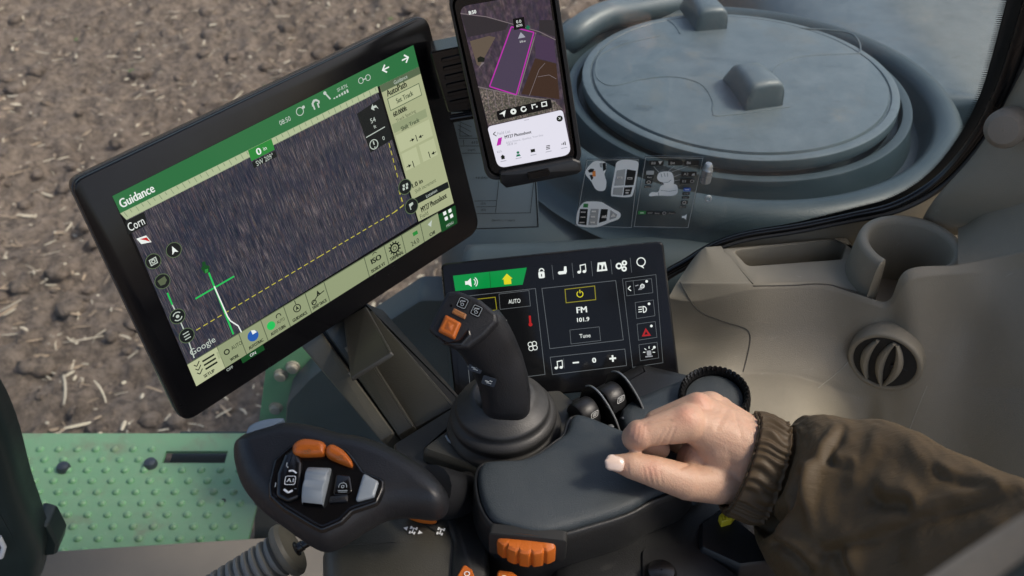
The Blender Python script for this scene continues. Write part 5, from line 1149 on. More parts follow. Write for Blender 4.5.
for q in ([(456,577),(464,563),(472,569),(480,590),(462,596)], [(494,590),(498,569),(512,571),(524,580),(520,600)]):
    mb = MB(); mb.pillow(round_poly(ZL_(q, bz-.004), .002, 3), N_, [(0,-.02),(0,-.001),(.001,.0)], 0); sw = mb.build('orange_switch', ORANGE, con)
    Fq = Frame(PZ(*q[0], bz-.0035), (1,0,0), (0,1,0)); mb = MB(); D = Draw(Fq, mb, .0002); cx_ = sum(p[0] for p in q[1:3])/2-1; cy_ = sum(p[1] for p in q[1:3])/2+8; D.ring((cx_,cy_), 3, 1, 0, 1, 16); mb.build('switch_mark', WHITEP, sw)
# arm to the right with the knob; paddles on it
AZ = 2.172
mb = MB(); ar = round_poly(ZL_([(540,410),(580,392),(640,360),(700,374),(740,400),(752,432),(700,500),(600,470)], AZ), .012, 5)
mb.pillow(ar, N_, [(-.006,-.12),(-.001,-.012),(.001,-.004),(.005,0),(.014,.001)], 0); mb.build('console_arm', SKIRT, con, sharp=0)
mb = MB(); mb.pillow(smooth_loop(ZL_([(622,408),(662,386),(700,376),(728,388),(735,408),(700,440),(640,440)], AZ+.012), 4), N_, [(-.003,-.02),(0,-.003),(.002,0),(.008,.001)], 0); mb.build('arm_cover', PAD, con, sharp=0)
AF = Frame(PZ(690,388,AZ+.0145), (1,0,0), (0,1,0))
mb = MB(); mb.pillow(round_poly(ZL_([(679,392),(690,381.5),(708,388),(700,398)], AZ+.0140), .0016, 3), N_, [(0,-.003),(0,.0002),(.0006,.0006)], 0); kb = mb.build('arm_button', BLACK, con)
mb = MB(); D = Draw(AF, mb, .0005); D.frame([(682.5,391.6),(690.5,384),(704,388.6),(698,396)], .6, 0, 1); D.line([(687,391),(692,387.6),(694.5,391),(700,389)], .7, 0, 1); mb.build('button_mark', WHITEP, kb)
kc = PZ(714,400,AZ+.016); kr = 35*(kc-C).dot(FW)/FPX
mb = MB(); mb.lathe(kc, (-.10,-.12,1), [(kr*.99,-.03),(kr,-.004),(kr*1.0,.004),(kr*.97,.009),(kr*.92,.011),(kr*.86,.009),(kr*.83,.005),(kr*.82,-.004)], 200, 0, rib=lambda q, r, h: 1+.022*(1 if math.cos(q*40) > 0 else -1)*(r > kr*.85)*(h > -.02))
mb.build('knurled_knob', BLACK, con, sharp=30)
mb = MB(); mb.lathe(kc, (-.10,-.12,1), [(kr*.83,.001),(kr*.8,.003),(kr*.74,.0035),(.001,.004)], 64, 0, False, True); mb.build('knob_face', PAD, con)
# paddles
def paddle(cx, cy, k):
    c = PZ(cx, cy, AZ+.014); r_ = (PZ(cx+14, cy-8, AZ+.014)-c).normalized(); f_ = r_.cross(N_).normalized()
    if f_.dot(C-c) < 0: f_ = -f_
    e = MB(); rings = []
    for t in (-1,-.85,.85,1):
        w_ = .0080; ring = []
        for a, rad in [(PI*j/10, 1) for j in range(11)]:
            ring.append(c + r_*t*w_ + (-f_*math.cos(a)*.0125 + N_*(math.sin(a)*.0155-.006))*(1 if abs(t) < .9 else .9))
        rings.append(ring)
    e.loft(rings, 0); pb = e.build('paddle', SATIN, con, sharp=40)
    fc = c + f_*.0092 + N_*.0035; nn = (f_*.75+N_*.66).normalized(); PF = Frame(fc+nn*.0042, r_, N_)
    m_ = MB(); ring_ = [PF.pt(x*.0008*k, y*.0008*k, 0) for x, y in rr(9,9,2)]; inn_ = [PF.pt(x*.0008*k, y*.0008*k, 0) for x, y in rr(7.4,7.4,1.6)]
    m_.add(ring_+inn_, [[i,(i+1)%len(ring_),len(ring_)+(i+1)%len(ring_),len(ring_)+i] for i in range(len(ring_))])
    for yy in (-1.6,.2,2): m_.add([PF.pt(x*.0008*k, (y+yy)*.0008*k, 0) for x, y in ((-2.4,-.5),(2.4,-.5),(2.4,.5),(-2.4,.5))], [[0,1,2,3]])
    m_.build('paddle_mark', WHITEP, pb)
    # fin to its right: thin arched blade with a pale edge
    fb = MB(); o0 = c + r_*.0125; arc = [(-.019,-.012),(-.016,.004),(-.009,.0125),(.000,.0145),(.011,.0105),(.022,.002),(.029,-.008)]
    arc = [Vector((a,b,0)) for a,b in arc]; arc = [(v.x,v.y) for v in smooth_loop(arc,4,False)]
    l_ = [o0 + f_*a + N_*b for a,b in arc]; fb.loft([[p-r_*.001 for p in l_]+[o0-r_*.001+f_*.034-N_*.03, o0-r_*.001-f_*.026-N_*.03], [p+r_*.001 for p in l_]+[o0+r_*.001+f_*.034-N_*.03, o0+r_*.001-f_*.026-N_*.03]], 0); fn = fb.build('paddle_fin', BLACK, con, sharp=40)
    eb = MB(); eb.tube([p+N_*.0004 for p in l_[6:]], .0008, 8); eb.build('fin_edge', METAL, fn)
    sb = MB(); s0 = c + f_*.022 + r_*.002 - N_*.004; sb.box(s0, r_*.017, f_*.004, (N_*.5+f_*.5)*.006); s_ = sb.build('paddle_sill', METAL, con, bevel=.001)
paddle(584,411,1.0); paddle(610,396,1.0)
# cluttered brackets at lower right
mb = MB(); q = ZL_([(700,522),(722,506),(790,560),(740,566),(700,548)], ZP-.036); mb.pillow(round_poly(q,.004,3), N_, [(0,-.03),(0,-.003),(.002,0)], 0); 
q = ZL_([(640,548),(690,540),(740,575),(760,610),(640,620)], ZP-.040); mb.pillow(round_poly(q,.006,3), N_, [(0,-.05),(0,-.003),(.002,0)], 0); mb.build('under_bracket', SATIN, con)
mb = MB(); mb.lathe(PZ(661,573,ZP-.036), N_, [(.011,-.02),(.011,0),(.009,.003),(.004,.004),(.0005,.004)], 24); mb.build('round_stop', BLACK, con)
e = MB(); q = ZL_([(719,515),(725,509),(737,513),(732,519),(722,522)], ZP-.030); e.pillow(round_poly(q,.001,3), N_, [(0,-.02),(0,-.001),(.0008,0)], 0)
for i in range(4): e.tube([PZ(723+i*3.2,511+i*.6,ZP-.0293), PZ(724+i*3.2,518+i*.3,ZP-.0293)], .0007, 6)
o = e.build('yellow_clip', YELLOW); tag(o, 'small ribbed yellow clip below the jacket cuff', 'clip')

# ---- joystick
jc = PZ(504,427,bz); joy = empty('joystick', jc, 'black joystick with an orange thumb switch on a ribbed rubber boot', 'joystick')
mb = MB(); mb.lathe(jc, (-.04,0,1), [(.0445,-.008),(.0448,.001),(.0438,.005),(.0405,.0075),(.0395,.009),(.0412,.0125),(.0408,.016),(.0375,.019),(.0355,.0205),(.0362,.0235),(.0345,.0265),(.0300,.0285),(.0262,.0335),(.0225,.0375),(.0205,.037),(.0195,.0345),(.014,.0345)], 64); mb.build('rubber_boot', RUBBER, joy, sharp=0)
def spine_loft(st, n=24, m=0, mb=None):
    """st: (px, py, depth, half width px, half depth m, roll angle of the width axis in the picture)"""
    mb = mb or MB(); rings = []
    for px, py, d, hw, hd, ang in st:
        c = P(px, py, d); a = RT*math.cos(ang)+UP*math.sin(ang); a *= hw*d/FPX; ax = (UP*math.cos(ang)-RT*math.sin(ang)); b = (FW*.93 + UP*-.1).normalized()*hd
        # section plane: a and b
        rings.append([c + a*math.copysign(abs(math.cos(t))**.85, math.cos(t)) + b*math.copysign(abs(math.sin(t))**.85, math.sin(t)) for t in [2*PI*k/n for k in range(n)]])
    mb.loft(rings, m); return mb
st_ = [(506,420,.752,24,.018,.02),(506,412,.748,24.6,.0185,.03),(506,398,.742,24.6,.0185,.1),(503,380,.735,25.6,.019,.22),(497,363,.726,26.6,.019,.34),(488.5,346,.716,28,.019,.44),(480,333,.708,29.5,.019,.46),(472,323,.702,30,.0185,.46)]
mb = spine_loft(st_, 28); mb.build('grip', SOFT, joy, sharp=0)
# head: chunky angled block with a flat face
hp = [(427,329),(437,309),(447,290.5),(458,290),(480,299),(497,313),(498,322),(485,336),(468,348.5),(456,349),(440,341)]
HFc = P(463,319,.684); hn = (C-HFc).normalized(); hn = (hn + UP*.22 - RT*.12).normalized()
HF = Frame(HFc, (RT-UP*.48).normalized(), UP); HF.n = hn; HF.u = (HF.u-hn*HF.u.dot(hn)).normalized(); HF.v = hn.cross(HF.u)
hpts = round_poly([HF.pt(*HF.uv(*p)) for p in hp], .0035, 4)
mb = MB(); mb.pillow(hpts, hn, [(.007,-.026),(.0025,-.019),(.0003,-.010),(0,-.004),(.0007,-.0015),(.002,-.0002),(.0035,0)], 0); head = mb.build('grip_head', SOFT, joy, sharp=0)
def hq(x, y): return (400+x/2.744, 270+y/2.744)
def onF(fr, pts): return [fr.pt(*fr.uv(*p)) for p in pts]
mb = MB(); mb.cushion(round_poly(onF(HF, [hq(105,170),hq(126,124),hq(169,147),hq(150,193)]), .0015, 3), hn, [(0,-.001),(0,.002)], [(0,0),(.0008,.0014),(.002,.0020),(.0035,.0016),(.006,.0028)], .0007); mb.build('thumb_switch', ORANGE, joy, sharp=0)
mb = MB(); mb.pillow(round_poly(onF(HF, [hq(142,118),hq(148,105),hq(183,122),hq(178,136)]), .0006, 3), hn, [(0,-.001),(0,.0008),(.0008,.0014)], 0); mb.build('small_switch', mat('bronze_plastic', (.36,.15,.05), .4), joy)
mb = MB(); mb.dome(round_poly(onF(HF, [hq(88,172),hq(130,200),hq(165,190),hq(190,158),hq(195,180),hq(170,208),hq(120,206)]), .001, 3), hn, [(0,.0002),(.0008,.0009),(.002,.001)], .0008); mb.build('switch_surround', BLACK, joy)
mb = MB(); D = Draw(HF, mb, .0003)
for c in (hq(172,91), hq(210,112)):
    D.loc(c, [(x*1.0,y*1.0) for x,y in rr(11,11.6,2.4)], 1, 1, 1); u0,v0 = HF.uv(*c)
    k = HF.sc(*c); o_r = rr(9.6,10.2,2); i_r = rr(8.4,9,1.6); n = len(o_r); D._put([(u0+x*k,v0+y*k) for x,y in o_r]+[(u0+x*k,v0+y*k) for x,y in i_r], [[i,(i+1)%n,n+(i+1)%n,n+i] for i in range(n)], 0, 2)
    D.ring((c[0]-.4,c[1]+1.4), 1.8, .7, 0, 2, 14); D.rect((c[0]+.8,c[1]-2), 4.6, 1.2, 0, 2, .25); D.rect((c[0]-2,c[1]-1.4), .9, 2.6, 0, 2)
D.disc(hq(141,98), 1.3, 1, 1, 12); mb.build('switch_marks', [GREYP, BLACK], joy)
GF = Frame(P(486,372,.694), (RT-UP*.36).normalized(), UP); 
mb = MB(); D = Draw(Frame(P(482,372,.7115), (RT*.95-UP*.3).normalized(), (UP*.9+RT*.3)), mb, .0)
for c in (hq(207,268), hq(244,305)):
    D.rect(c, 14, 9, 1, 1, 0, 2); D.rect((c[0]-2,c[1]), 4, 1, 0, 2); D.rect((c[0]+2,c[1]), 3, .9, 0, 2); D.rect((c[0],c[1]+2), 5, .8, 0, 2)
mb.build('side_marks', [GREYP, BLACK], joy)

# ---- left hand control handle
hb = P(340,480,.70); hand = empty('multifunction_lever', hb, 'bulky black multifunction control handle with two orange buttons and a grey scroll wheel', 'control handle')
hn2 = (UP*.60 - FW*.80 - RT*.02).normalized()
hf = Frame(P(335,475,.665), (RT*1+FW*.06).normalized(), UP); hf.n = hn2; hf.u = (RT - hn2*RT.dot(hn2)).normalized(); hf.v = hn2.cross(hf.u)
ho = [(229,441),(238,431),(249,425),(268,419.5),(285,416.5),(302,417.5),(320,421),(340,427),(360,430),(384,438),(410,451),(432,467),(446,485),(446.5,500),(434,509.5),(407,507.5),(384,510),(362,522),(343,534),(324,542),(306,536.5),(281,519),(258,502),(240,481),(232,462)]
hpts = smooth_loop(onF(hf, ho), 4)
mb = MB(); mb.cushion(hpts, hn2, [(.013,-.034),(.009,-.031),(.004,-.026),(.001,-.020),(0,-.014)], [(0,0),(.0007,.0040),(.002,.0085),(.004,.0125),(.007,.0160),(.011,.0186),(.015,.0197),(.03,.0200)], .0017)
mb.build('grip_body', SOFT, hand, sharp=0)
hf2 = Frame(hf.o+hn2*.0072, hf.u, hf.v)
def k7(x, y): return (230+x/3.6, 400+y/3.6)
mb = MB(); pp = round_poly(onF(hf2, [k7(142,345),k7(140,300),k7(160,215),k7(210,168),k7(250,146),k7(330,160),k7(420,175),k7(452,215),k7(480,256),k7(555,285),k7(552,318),k7(530,370),k7(440,400),k7(400,440),k7(330,470),k7(290,450),k7(190,390)]), .004, 4)
mb.cushion(pp, hn2, [(-.001,-.003),(0,-.0004)], [(0,0),(.0008,.0008),(.0015,.001),(.003,.0006),(.01,.0006)], .0011); pan = mb.build('button_panel', BLACK, hand, sharp=0)
mb = MB(); mb.pillow(round_poly(onF(hf2, [k7(168,350),k7(172,270),k7(200,200),k7(240,172),k7(262,230),k7(256,352),k7(210,372)]), .004, 4), hn2, [(0,0),(0,.0016),(.001,.0028),(.003,.0034)], 0); mb.build('rocker_pad', BLACK, hand, sharp=0)
for q in ([(228,190),(234,166),(270,148),(340,160),(344,196),(326,206),(250,208),(232,202)], [(346,196),(352,176),(372,168),(410,188),(438,222),(442,240),(430,243),(362,216)]):
    mb = MB(); mb.cushion(smooth_loop(onF(hf2, [k7(*p) for p in q]), 4), hn2, [(0,0),(0,.003)], [(0,0),(.0006,.0012),(.0015,.0024),(.003,.0032),(.006,.0037)], .0008); ob_ = mb.build('orange_button', ORANGE, hand, sharp=0)
    cx_ = sum(p[0] for p in q)/len(q); cy_ = sum(p[1] for p in q)/len(q); mb = MB(); D = Draw(Frame(hf2.o+hn2*.0068, hf2.u, hf2.v), mb, .0003); c = k7(cx_, cy_); D.rect((c[0]-2,c[1]), 3.4, 1, 0, 1); D.ring((c[0]+1.6,c[1]), 2, .8, 0, 1, 12); D.rect((c[0],c[1]+2.6), 6, .7, 0, 1); mb.build('button_mark', mat('dull_orange_print', (.22,.09,.03), .5, bump=0), ob_)
mb = MB(); rings = []
wq = [k7(286,250), k7(366,254), k7(336,384), k7(262,376)]; A_, B_, C_, D_2 = onF(hf2, wq)
for t in [k/14 for k in range(15)]:
    l = A_.lerp(D_2, t); r = B_.lerp(C_, t); h = .0035+.0075*math.sin(PI*min(1,max(0,t)))**.7 - .0022*math.exp(-((t-.45)/.12)**2)
    rings.append([l, l+hn2*h*.9, l.lerp(r,.06)+hn2*h, l.lerp(r,.94)+hn2*h, r+hn2*h*.9, r])
mb.loft(rings, 0, False, False, False); mb.build('scroll_wheel', GREY, hand, sharp=45)
mb = MB(); mb.cushion(round_poly(onF(hf2, [k7(482,268),k7(536,298),k7(520,352),k7(452,370)]), .0016, 4), hn2, [(0,0),(0,.0018)], [(0,0),(.0006,.0007),(.0015,.0011),(.004,.0013)], .0008); mb.build('grey_button', GREY, hand, sharp=0)
mb = MB(); mb.pillow(round_poly(onF(hf2, [k7(384,270),k7(432,276),k7(440,330),k7(420,345),k7(372,345)]), .002, 4), hn2, [(0,0),(0,.0012),(.001,.0018)], 0); mb.build('square_button', BLACK, hand)
mb = MB(); mb.pillow(round_poly(onF(hf2, [k7(362,352),k7(426,346),k7(424,368),k7(358,372)]), .0006, 3), hn2, [(0,0),(0,.0018),(.0006,.0022)], 0); mb.build('bar_button', SATIN, hand)
mb = MB(); fA = Frame(hf2.o+hn2*.0036, hf2.u, hf2.v); D = Draw(fA, mb, .0002)
c = k7(217,290); u0,v0 = fA.uv(*c); k = fA.sc(*c); o_r = rr(11,10,2.4); i_r = rr(9.6,8.6,2); n = len(o_r)
D._put([(u0+x*k,v0+y*k) for x,y in o_r]+[(u0+x*k,v0+y*k) for x,y in i_r], [[i,(i+1)%n,n+(i+1)%n,n+i] for i in range(n)], 0, 1)
D.text('A1', c, 4, 0, 2, 7, bold=.3)
D.line([k7(212,256),k7(226,254),k7(240,264)], 1.8, 0, 1); D.line([k7(194,322),k7(210,334),k7(226,326)], 2.2, 0, 1); D.line([k7(206,226),k7(204,238),k7(210,244)], 1.2, 1, 1); D.rect(k7(164,306), 1, 5, 1, 1); D.rect(k7(236,320), 2, .8, 1, 1)
mb.build('panel_print', [WHITEP, GREYP], hand); mb = MB(); fB = Frame(hf2.o+hn2*.002, hf2.u, hf2.v); D = Draw(fB, mb, .0002); c = k7(406,312); D.ring(c, 4.4, .8, 1, 1, 14, -.3, PI+.3); D.ring(c, 1.8, .8, 1, 1, 12); D.rect((c[0],c[1]+4), 10, .8, 1, 1); D.rect((c[0],c[1]+5.6), 9, .6, 1, 1)
mb.build('button_print', [WHITEP, GREYP], hand)
mb = MB(); wnd = smooth_loop(onF(Frame(hf.o+hn2*.0015, hf.u, hf.v), [(246.5,434),(250,426),(262,420.5),(276,418.5),(284,419.5),(272,426),(258,432),(249,434.6)]), 4); mb.cushion(wnd, hn2, [(0,-.01),(0,.0002)], [(0,0),(.001,.0006),(.003,.0008)], .0012); mb.build('status_window', mat('blue_grey_lens', (.16,.21,.26), .15, bump=0), hand)
mb = MB(); mb.tube([P(430,490,.70), P(470,500,.745)], .018, 16); mb.build('handle_neck', SATIN, hand)

# ---- post that carries the large monitor
post = empty('monitor_post', P(430,435,.80), 'dark olive moulded post rising from the console to the large monitor', 'monitor post')
def strip(l0, r0, l1, r1, name, m, rnd=.002, d0=.80, d1=.78, th=.02, off=0):
    d1 = .895; d0 = .805
    mb = MB(); q = [P(*l0, d1+off), P(*r0, d1+off), P(*r1, d0+off), P(*l1, d0+off)]; n_ = (q[1]-q[0]).cross(q[3]-q[0]).normalized()
    if n_.dot(C-q[0]) < 0: n_ = -n_
    mb.pillow(round_poly(q, rnd, 3), n_, [(0,-th),(0,-.0015),(.0008,-.0003),(.0022,0)], 0); return mb.build(name, m, post)
strip((296,340),(316,326),(381,441),(394,433), 'outer_rail', OLIVE_LIGHT, off=.0, th=.03)
strip((310,336),(330,320),(392,436),(405,428), 'recess', PIT, off=.008)
strip((324,330),(345,318),(398,436),(414,426), 'inner_rail', POSTM, off=-.002, th=.03)
strip((335,322),(372,310),(412,430),(455,406), 'front_plate', POSTM, off=.002, th=.03)
strip((343,318),(366,306),(350,378),(392,352), 'raised_plate', POSTM, off=-.002, th=.004)
strip((360,300),(384,310),(440,414),(474,412), 'far_flange', SKIRT, off=.012, th=.012)
mb = MB(); mb.tube([P(346,350,.866), P(368,337,.872)], .0024, 10); mb.tube([P(349,375,.8475), P(372,357,.858), P(378,352,.861)], .0018, 10); mb.build('chamfer_highlight', mat('olive_highlight', (.14,.135,.115), .35), post)  # lighter colour paints highlights on the post's chamfers
mb = MB(); mb.tube([F1.pt(.02,-.03,-.035), P(345,335,.925), P(370,370,.91)], .022, 16); mb.build('back_arm', SATIN, post)
# ================================================================== the operator's arm
per = empty('person', P(800,500,.72), 'person in a brown jacket reaching in from the right, hand closed over the console', 'person')
caps = []
def cap(a, b): caps.append((a, b))
W1 = (748,447,.700,31); W2 = (742,478,.706,27)
cap(W1, (692,424,.692,19)); cap(W1, (700,411,.703,17)); cap(W1, (712,408,.720,16)); cap(W1, (722,412,.738,14)); cap(W2, (700,462,.71,24)); cap(W2, W1); cap((720,440,.70,29),(722,466,.71,27))
# index
cap((687,423,.688,20), (641,434,.684,13.6)); cap((641,434.5,.684,14.8), (635.5,438,.689,14)); cap((638,432,.686,12.5),(634.5,440,.690,12)); cap((635.5,437.5,.691,12.8), (645,443,.706,12)); cap((645,443,.703,12), (660,449,.708,10.4))
# middle, ring, little finger curl underneath
cap((697,410,.700,17.5), (657,423,.708,13.5)); cap((657,423,.708,13.5), (654,436,.734,12)); cap((654,436,.734,12), (672,446,.742,10.5))
cap((710,407,.718,16), (676,416,.728,12.5)); cap((676,416,.728,12.5), (674,430,.752,11)); cap((674,430,.752,11), (690,440,.756,10))
cap((720,410,.736,14), (694,414,.745,11)); cap((694,414,.745,11), (694,426,.764,10))
# thumb
cap(W2, (718,482,.70,22)); cap((718,482,.70,22.5), (687,483,.690,17.6)); cap((687,482,.690,18.2), (652,470.8,.684,15.8)); cap((652,470.8,.684,15.6), (632,465.6,.683,13.6)); cap((632,465.6,.683,13.6), (616,463,.6835,8.8))
cap((692,478,.70,17), (700,455,.705,17))
# wrist and forearm inside the sleeve
cap(W1, (772,456,.697,24)); cap(W2, (758,480,.702,20)); cap((762,462,.700,26), (800,478,.690,18))
mb = MB()
def capsule(a, b):
    A = P(a[0],a[1],a[2]); ra = a[3]*a[2]/FPX; B = P(b[0],b[1],b[2]); rb = b[3]*b[2]/FPX; d = B-A; L = d.length; d.normalize()
    pr = []
    for k in range(6): t = PI/2*(1-k/5.0); pr.append((max(ra*math.cos(t),1e-5), -ra*math.sin(t)))
    for k in range(6): t = PI/2*k/5.0; pr.append((max(rb*math.cos(t),1e-5), L+rb*math.sin(t)))
    mb.lathe(A, d, pr, 20, 0, True, True)
for a, b in caps: capsule(a, b)
KN = [(tuple(P(636,433,.675)), .013), (tuple(P(686,414,.675)), .013), (tuple(P(702,399,.69)), .012), (tuple(P(618,470,.678)), .010), (tuple(P(652,470,.672)), .010)]
SKIN = skin_mat(KN)
tmp = mb.build('arm_tmp', SKIN, None, sharp=0)
md = tmp.modifiers.new('r', 'REMESH'); md.mode = 'VOXEL'; md.voxel_size = .001; md.use_smooth_shade = True
md = tmp.modifiers.new('s', 'SMOOTH'); md.factor = .5; md.iterations = 10
dg = bpy.context.evaluated_depsgraph_get(); me = bpy.data.meshes.new_from_object(tmp.evaluated_get(dg)); bpy.data.objects.remove(tmp)
me.name = 'body'; me.materials.clear(); me.materials.append(SKIN); me.shade_smooth()
# creases: shallow grooves pressed in at joints
co = np.empty(len(me.vertices)*3); me.vertices.foreach_get('co', co); co = co.reshape(-1,3); nr = np.empty(len(me.vertices)*3); me.vertices.foreach_get('normal', nr); nr = nr.reshape(-1,3)
# pixel coordinates of each vertex help to place the skin folds
rel = co - np.array(C); dz = rel@np.array(FW); pxv = 512+FPX*(rel@np.array(RT))/dz; pyv = 288-FPX*(rel@np.array(UP))/dz; front = (nr@np.array(FW)) < .2
def groove(p0, p1, w, depth):
    global co
    p0 = np.array(p0, float); p1 = np.array(p1, float); d = p1-p0; L = np.hypot(*d); d /= L; x = (pxv-p0[0])*d[0]+(pyv-p0[1])*d[1]; y = -(pxv-p0[0])*d[1]+(pyv-p0[1])*d[0]
    depth = depth*1.1; k = np.exp(-(y/w)**2)*np.clip(np.minimum(x, L-x)/4+.5, 0, 1)*front; co = co - nr*(k*depth)[:,None]
for g_ in (((644,421),(641,440),.9,.00025),((640,421),(637,438),.9,.0003),((648,420),(646,436),.9,.0002),((634,425),(631,440),.8,.0002),((660,470),(662,484),1,.0003),((643,467),(646,482),.9,.0003),((696,400),(704,412),1.0,.0002),((680,411),(690,419),.9,.0002),((683,409),(694,417),.9,.00018),((738,420),(720,416),1.2,.00015),((748,430),(726,424),1.6,.00018),((752,452),(748,478),1.2,.0002),((757,446),(753,470),1.0,.0002),((700,440),(712,456),1.0,.00015),((706,470),(722,478),1.0,.00015),((648,468),(652,484),1.1,.0005),((653,467),(657,485),1.0,.0004),((627,464),(629,477),.9,.0003),((670,428),(660,446),1.1,.0004),((675,427),(668,448),1.2,.00045),((664,428),(655,444),1.0,.0003),((680,468),(690,464),1.6,.0008),((672,420),(640,424),1.6,.0007),((735,412),(742,440),2.2,.0003),((728,408),(716,430),3,.0004)): groove(*g_)
def bump_(c, r, h):
    global co
    k = np.exp(-((pxv-c[0])**2+(pyv-c[1])**2)/r**2)*front; co = co + nr*(k*h)[:,None]
bump_((684,414),7,.0012); bump_((699,398),7,.001); bump_((628,433),6,.0006); bump_((715,402),8,.0005)
me.vertices.foreach_set('co', co.reshape(-1)); me.update()
body = bpy.data.objects.new('body', me); COL.objects.link(body); body.parent = per; body.matrix_parent_inverse = Matrix.Translation(per.location).inverted()
# painted thumb nail
mb = MB(); nc = P(614.3,463.2,.6762); nx = (RT*.96-UP*.24+FW*.02).normalized(); nz = (-FW+UP*.25-RT*.12).normalized(); nz = (nz-nx*nz.dot(nx)).normalized(); ny = nz.cross(nx)
rings = []
for k in range(9):
    t = k/8*2-1; wv = .0052*(max(0,1-abs(t)**3.2))**.5+.0002
    wv = .0052*(1-max(0,-(t+.1)/.9)**2.6)**.5+.0004 if t < -.1 else .0052*(1-max(0,(t-.4)/.6)**3*.3)
    rings.append([nc + nx*t*.0068 + ny*wv*s + nz*(.0016*(1-s*s)+.0006*(1-t*t)-.0006) for s in [-1+2*j/8 for j in range(9)]])
mb.loft(rings, 0, False, False, False); mb.build('thumb_nail', NAIL, per, sharp=0, solid=.0006)

# ---- sleeve
secs = [((757,412.5),(721,512.5),.700,.80),((768,414.5),(732,517),.699,.80),((780,420),(748,522),.697,.78),((791,427),(762,522),.694,.74),
        ((798,424),(760,531),.690,.78),((812,416),(757,541),.685,.80),((832,416),(766,560),.677,.82),((856,420),(785,585),.667,.82),((884,420),(815,612),.652,.80),((912,430),(850,640),.634,.8),((942,446),(890,660),.614,.8),((980,462),(930,680),.590,.8),((1024,484),(980,700),.560,.8),((1080,515),(1040,730),.52,.8)]
NU, NV = 260, 220
sv = []
key = np.array([[*t, *b, d, k] for t, b, d, k in secs], float); tt = np.linspace(0, len(secs)-1, NU)
def crom(K, t):
    i = int(min(max(math.floor(t),0), len(K)-2)); f = t-i; p = [K[max(i-1,0)], K[i], K[i+1], K[min(i+2,len(K)-1)]]
    return .5*((2*p[1])+(p[2]-p[0])*f+(2*p[0]-5*p[1]+4*p[2]-p[3])*f*f+(3*p[1]-p[0]-3*p[2]+p[3])*f**3)
grid = np.zeros((NU, NV, 3))
for i, t in enumerate(tt):
    tx, ty, bx, by, d, kd = crom(key, t); T = P(tx, ty, d); B = P(bx, by, d); c = (T+B)/2; a = (T-B)/2; b = -FW*a.length*kd
    for j in range(NV):
        q = 2*PI*j/NV; grid[i,j] = c + a*math.copysign(abs(math.cos(q))**.9, math.cos(q)) + b*math.copysign(abs(math.sin(q))**.9, math.sin(q))
gu = np.gradient(grid, axis=0); gv = np.roll(grid,-1,1)-np.roll(grid,1,1); nrm = np.cross(gu, gv); nrm /= np.linalg.norm(nrm, axis=2, keepdims=True)
if ((nrm*(grid-grid.mean(1, keepdims=True))).sum(2)).mean() < 0: nrm = -nrm
rel = grid-np.array(C); dz = rel@np.array(FW); gx = 512+FPX*(rel@np.array(RT))/dz; gy = 288-FPX*(rel@np.array(UP))/dz
facing = ((nrm*(-rel/np.linalg.norm(rel,axis=2,keepdims=True))).sum(2)) > -.1
T2 = np.repeat(tt[:,None], NV, 1); Q2 = np.repeat((2*PI*np.arange(NV)/NV)[None,:], NU, 0)
H = np.zeros((NU, NV))
cuff = 1/(1+np.exp((T2-2.85)*14))
rib = np.sin(Q2*34+1.3*np.sin(T2*2.2)+2.2*np.sin(Q2*5)+1.1*np.sin(Q2*11)); H += cuff*(.0011*rib + .0006*np.sin(Q2*19+.8)) 
H -= .0026*np.exp(-((T2-2.95)/.16)**2)          # elastic seam between cuff and sleeve
H += .0016*np.exp(-((T2-2.55)/.12)**2)
H += .0045*np.exp(-((T2-.05)/.12)**2)*-.6
def fold(pts, w, h, skew=0.0):
    global H
    P_ = np.array([(v.x, v.y) for v in smooth_loop([Vector((*p,0)) for p in pts], 6, False)]); best = np.full(gx.shape, 1e9); along = np.zeros(gx.shape); sd_ = np.zeros(gx.shape); n = len(P_)
    for i in range(n-1):
        d = P_[i+1]-P_[i]; L = np.hypot(*d)+1e-9; u = np.clip(((gx-P_[i,0])*d[0]+(gy-P_[i,1])*d[1])/L**2, 0, 1); dx = gx-(P_[i,0]+u*d[0]); dy = gy-(P_[i,1]+u*d[1]); dist = np.hypot(dx, dy); s = np.sign(dx*d[1]-dy*d[0]); m_ = dist < best
        best = np.where(m_, dist, best); along = np.where(m_, (i+u)/(n-1), along); sd_ = np.where(m_, s, sd_)
    ww = w; taper = np.clip(np.minimum(along, 1-along)*5, 0, 1)**.7
    H += h*np.exp(-(best/ww)**1.7)*taper*facing*(1-cuff)
# big folds of the sleeve (ridges +, valleys -), read along the cloth
def crease(pts, w, h):      # a valley with a soft ridge beside it
    fold(pts, w*1.1, -h*1.9); fold([(x+w*1.4, y-w*1.6) for x, y in pts], w*2.0, h*1.3)
crease([(806,470),(792,502),(774,520),(758,531)], 5, .0075)
fold([(838,423),(824,446),(814,470),(810,495),(815,540)], 6, .0045); fold([(846,426),(834,448),(826,466)], 4, -.003)
crease([(826,458),(838,466),(854,465)], 3, .0022)
crease([(866,499),(888,503),(904,505),(914,512)], 5, .0045)
crease([(815,556),(850,545),(892,531),(945,512),(1024,492)], 5, .006)
crease([(838,552),(844,566),(852,586)], 4, .005); crease([(770,540),(790,552),(812,574)], 4, .004)
fold([(880,425),(872,450),(858,470),(842,484)], 9, .0022); fold([(905,436),(925,462),(960,478)], 10, .0022); crease([(930,470),(960,484),(1000,488)], 4, .002)
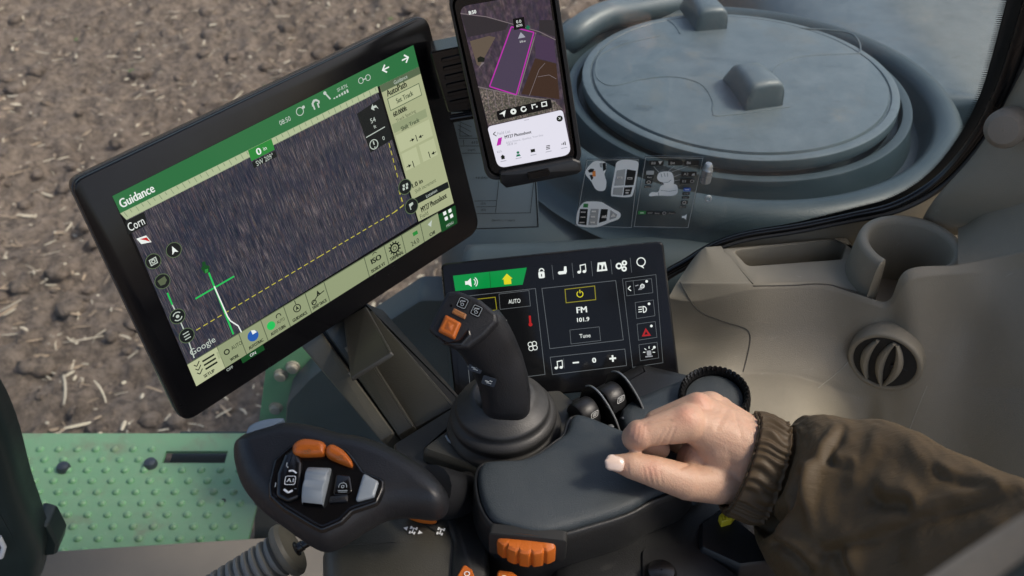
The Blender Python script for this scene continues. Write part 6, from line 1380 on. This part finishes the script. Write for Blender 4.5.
fold([(850,486),(880,478),(915,484)], 8, .002); fold([(900,560),(950,540),(1010,520)], 10, .004); fold([(822,500),(830,520),(850,528)], 7, .002)
uu = T2*3.1; vv = Q2*7
H += (1-cuff)*(.0022*(vnoise(uu*.35+9, vv*.45, 21)-.5)+.0010*(vnoise(uu*.8, vv*.9+5, 22)-.5)+.0006*(vnoise(uu*1.6+vv*.8, vv*1.9-uu*.5, 23)-.5)+.00025*(vnoise(uu*3+vv*2, vv*5-uu, 24)-.5))*np.clip((T2-2.9)*2,0,1)
Hs = H.copy()
for _ in range(4):
    Hs = (np.roll(Hs,1,1)+2*Hs+np.roll(Hs,-1,1))/4; q_ = Hs.copy(); q_[1:-1] = (Hs[:-2]+2*Hs[1:-1]+Hs[2:])/4; Hs = q_
mk = np.clip((T2-3.15)*3, 0, 1); H = H*(1-mk)+Hs*mk
pos = grid + nrm*H[:,:,None]
def sheet(name, i0, i1, m, thick, parent):
    g_ = pos[i0:i1].reshape(-1,3); n = i1-i0; fs = [[i*NV+j, i*NV+(j+1)%NV, (i+1)*NV+(j+1)%NV, (i+1)*NV+j] for i in range(n-1) for j in range(NV)]
    mb = MB(); mb.add([Vector(p) for p in g_], fs); return mb.build(name, m, parent, sharp=0, solid=thick)
ic = int(NU*2.95/(len(secs)-1))
slv = sheet('jacket_sleeve', ic, NU, JACKET, .0012, per); sheet('cuff', 0, ic+1, CUFFM, .0015, slv)

# ---- out of focus seat edge close to the camera
sb = empty('seat_bolster', P(985,575,.30), 'blurred beige fabric seat edge in the lower right corner, nearest the camera', 'seat')
mb = MB(); mb.tube([P(862,672,.215), P(920,632,.21), P(980,593,.205), P(1030,560,.2), P(1080,528,.195), P(1140,490,.19)], [.0075,.0078,.008,.0078,.0074,.007], 24, 0, True, 1.0); mb.build('fabric_edge', SEATC, sb, sharp=0)
mb = MB(); mb.tube([P(930,690,.205), P(1000,645,.2), P(1050,612,.195), P(1110,572,.19), P(1160,535,.185)], [.010,.011,.0115,.012,.012], 24); mb.build('seat_side', GREENDARK, sb, sharp=0)
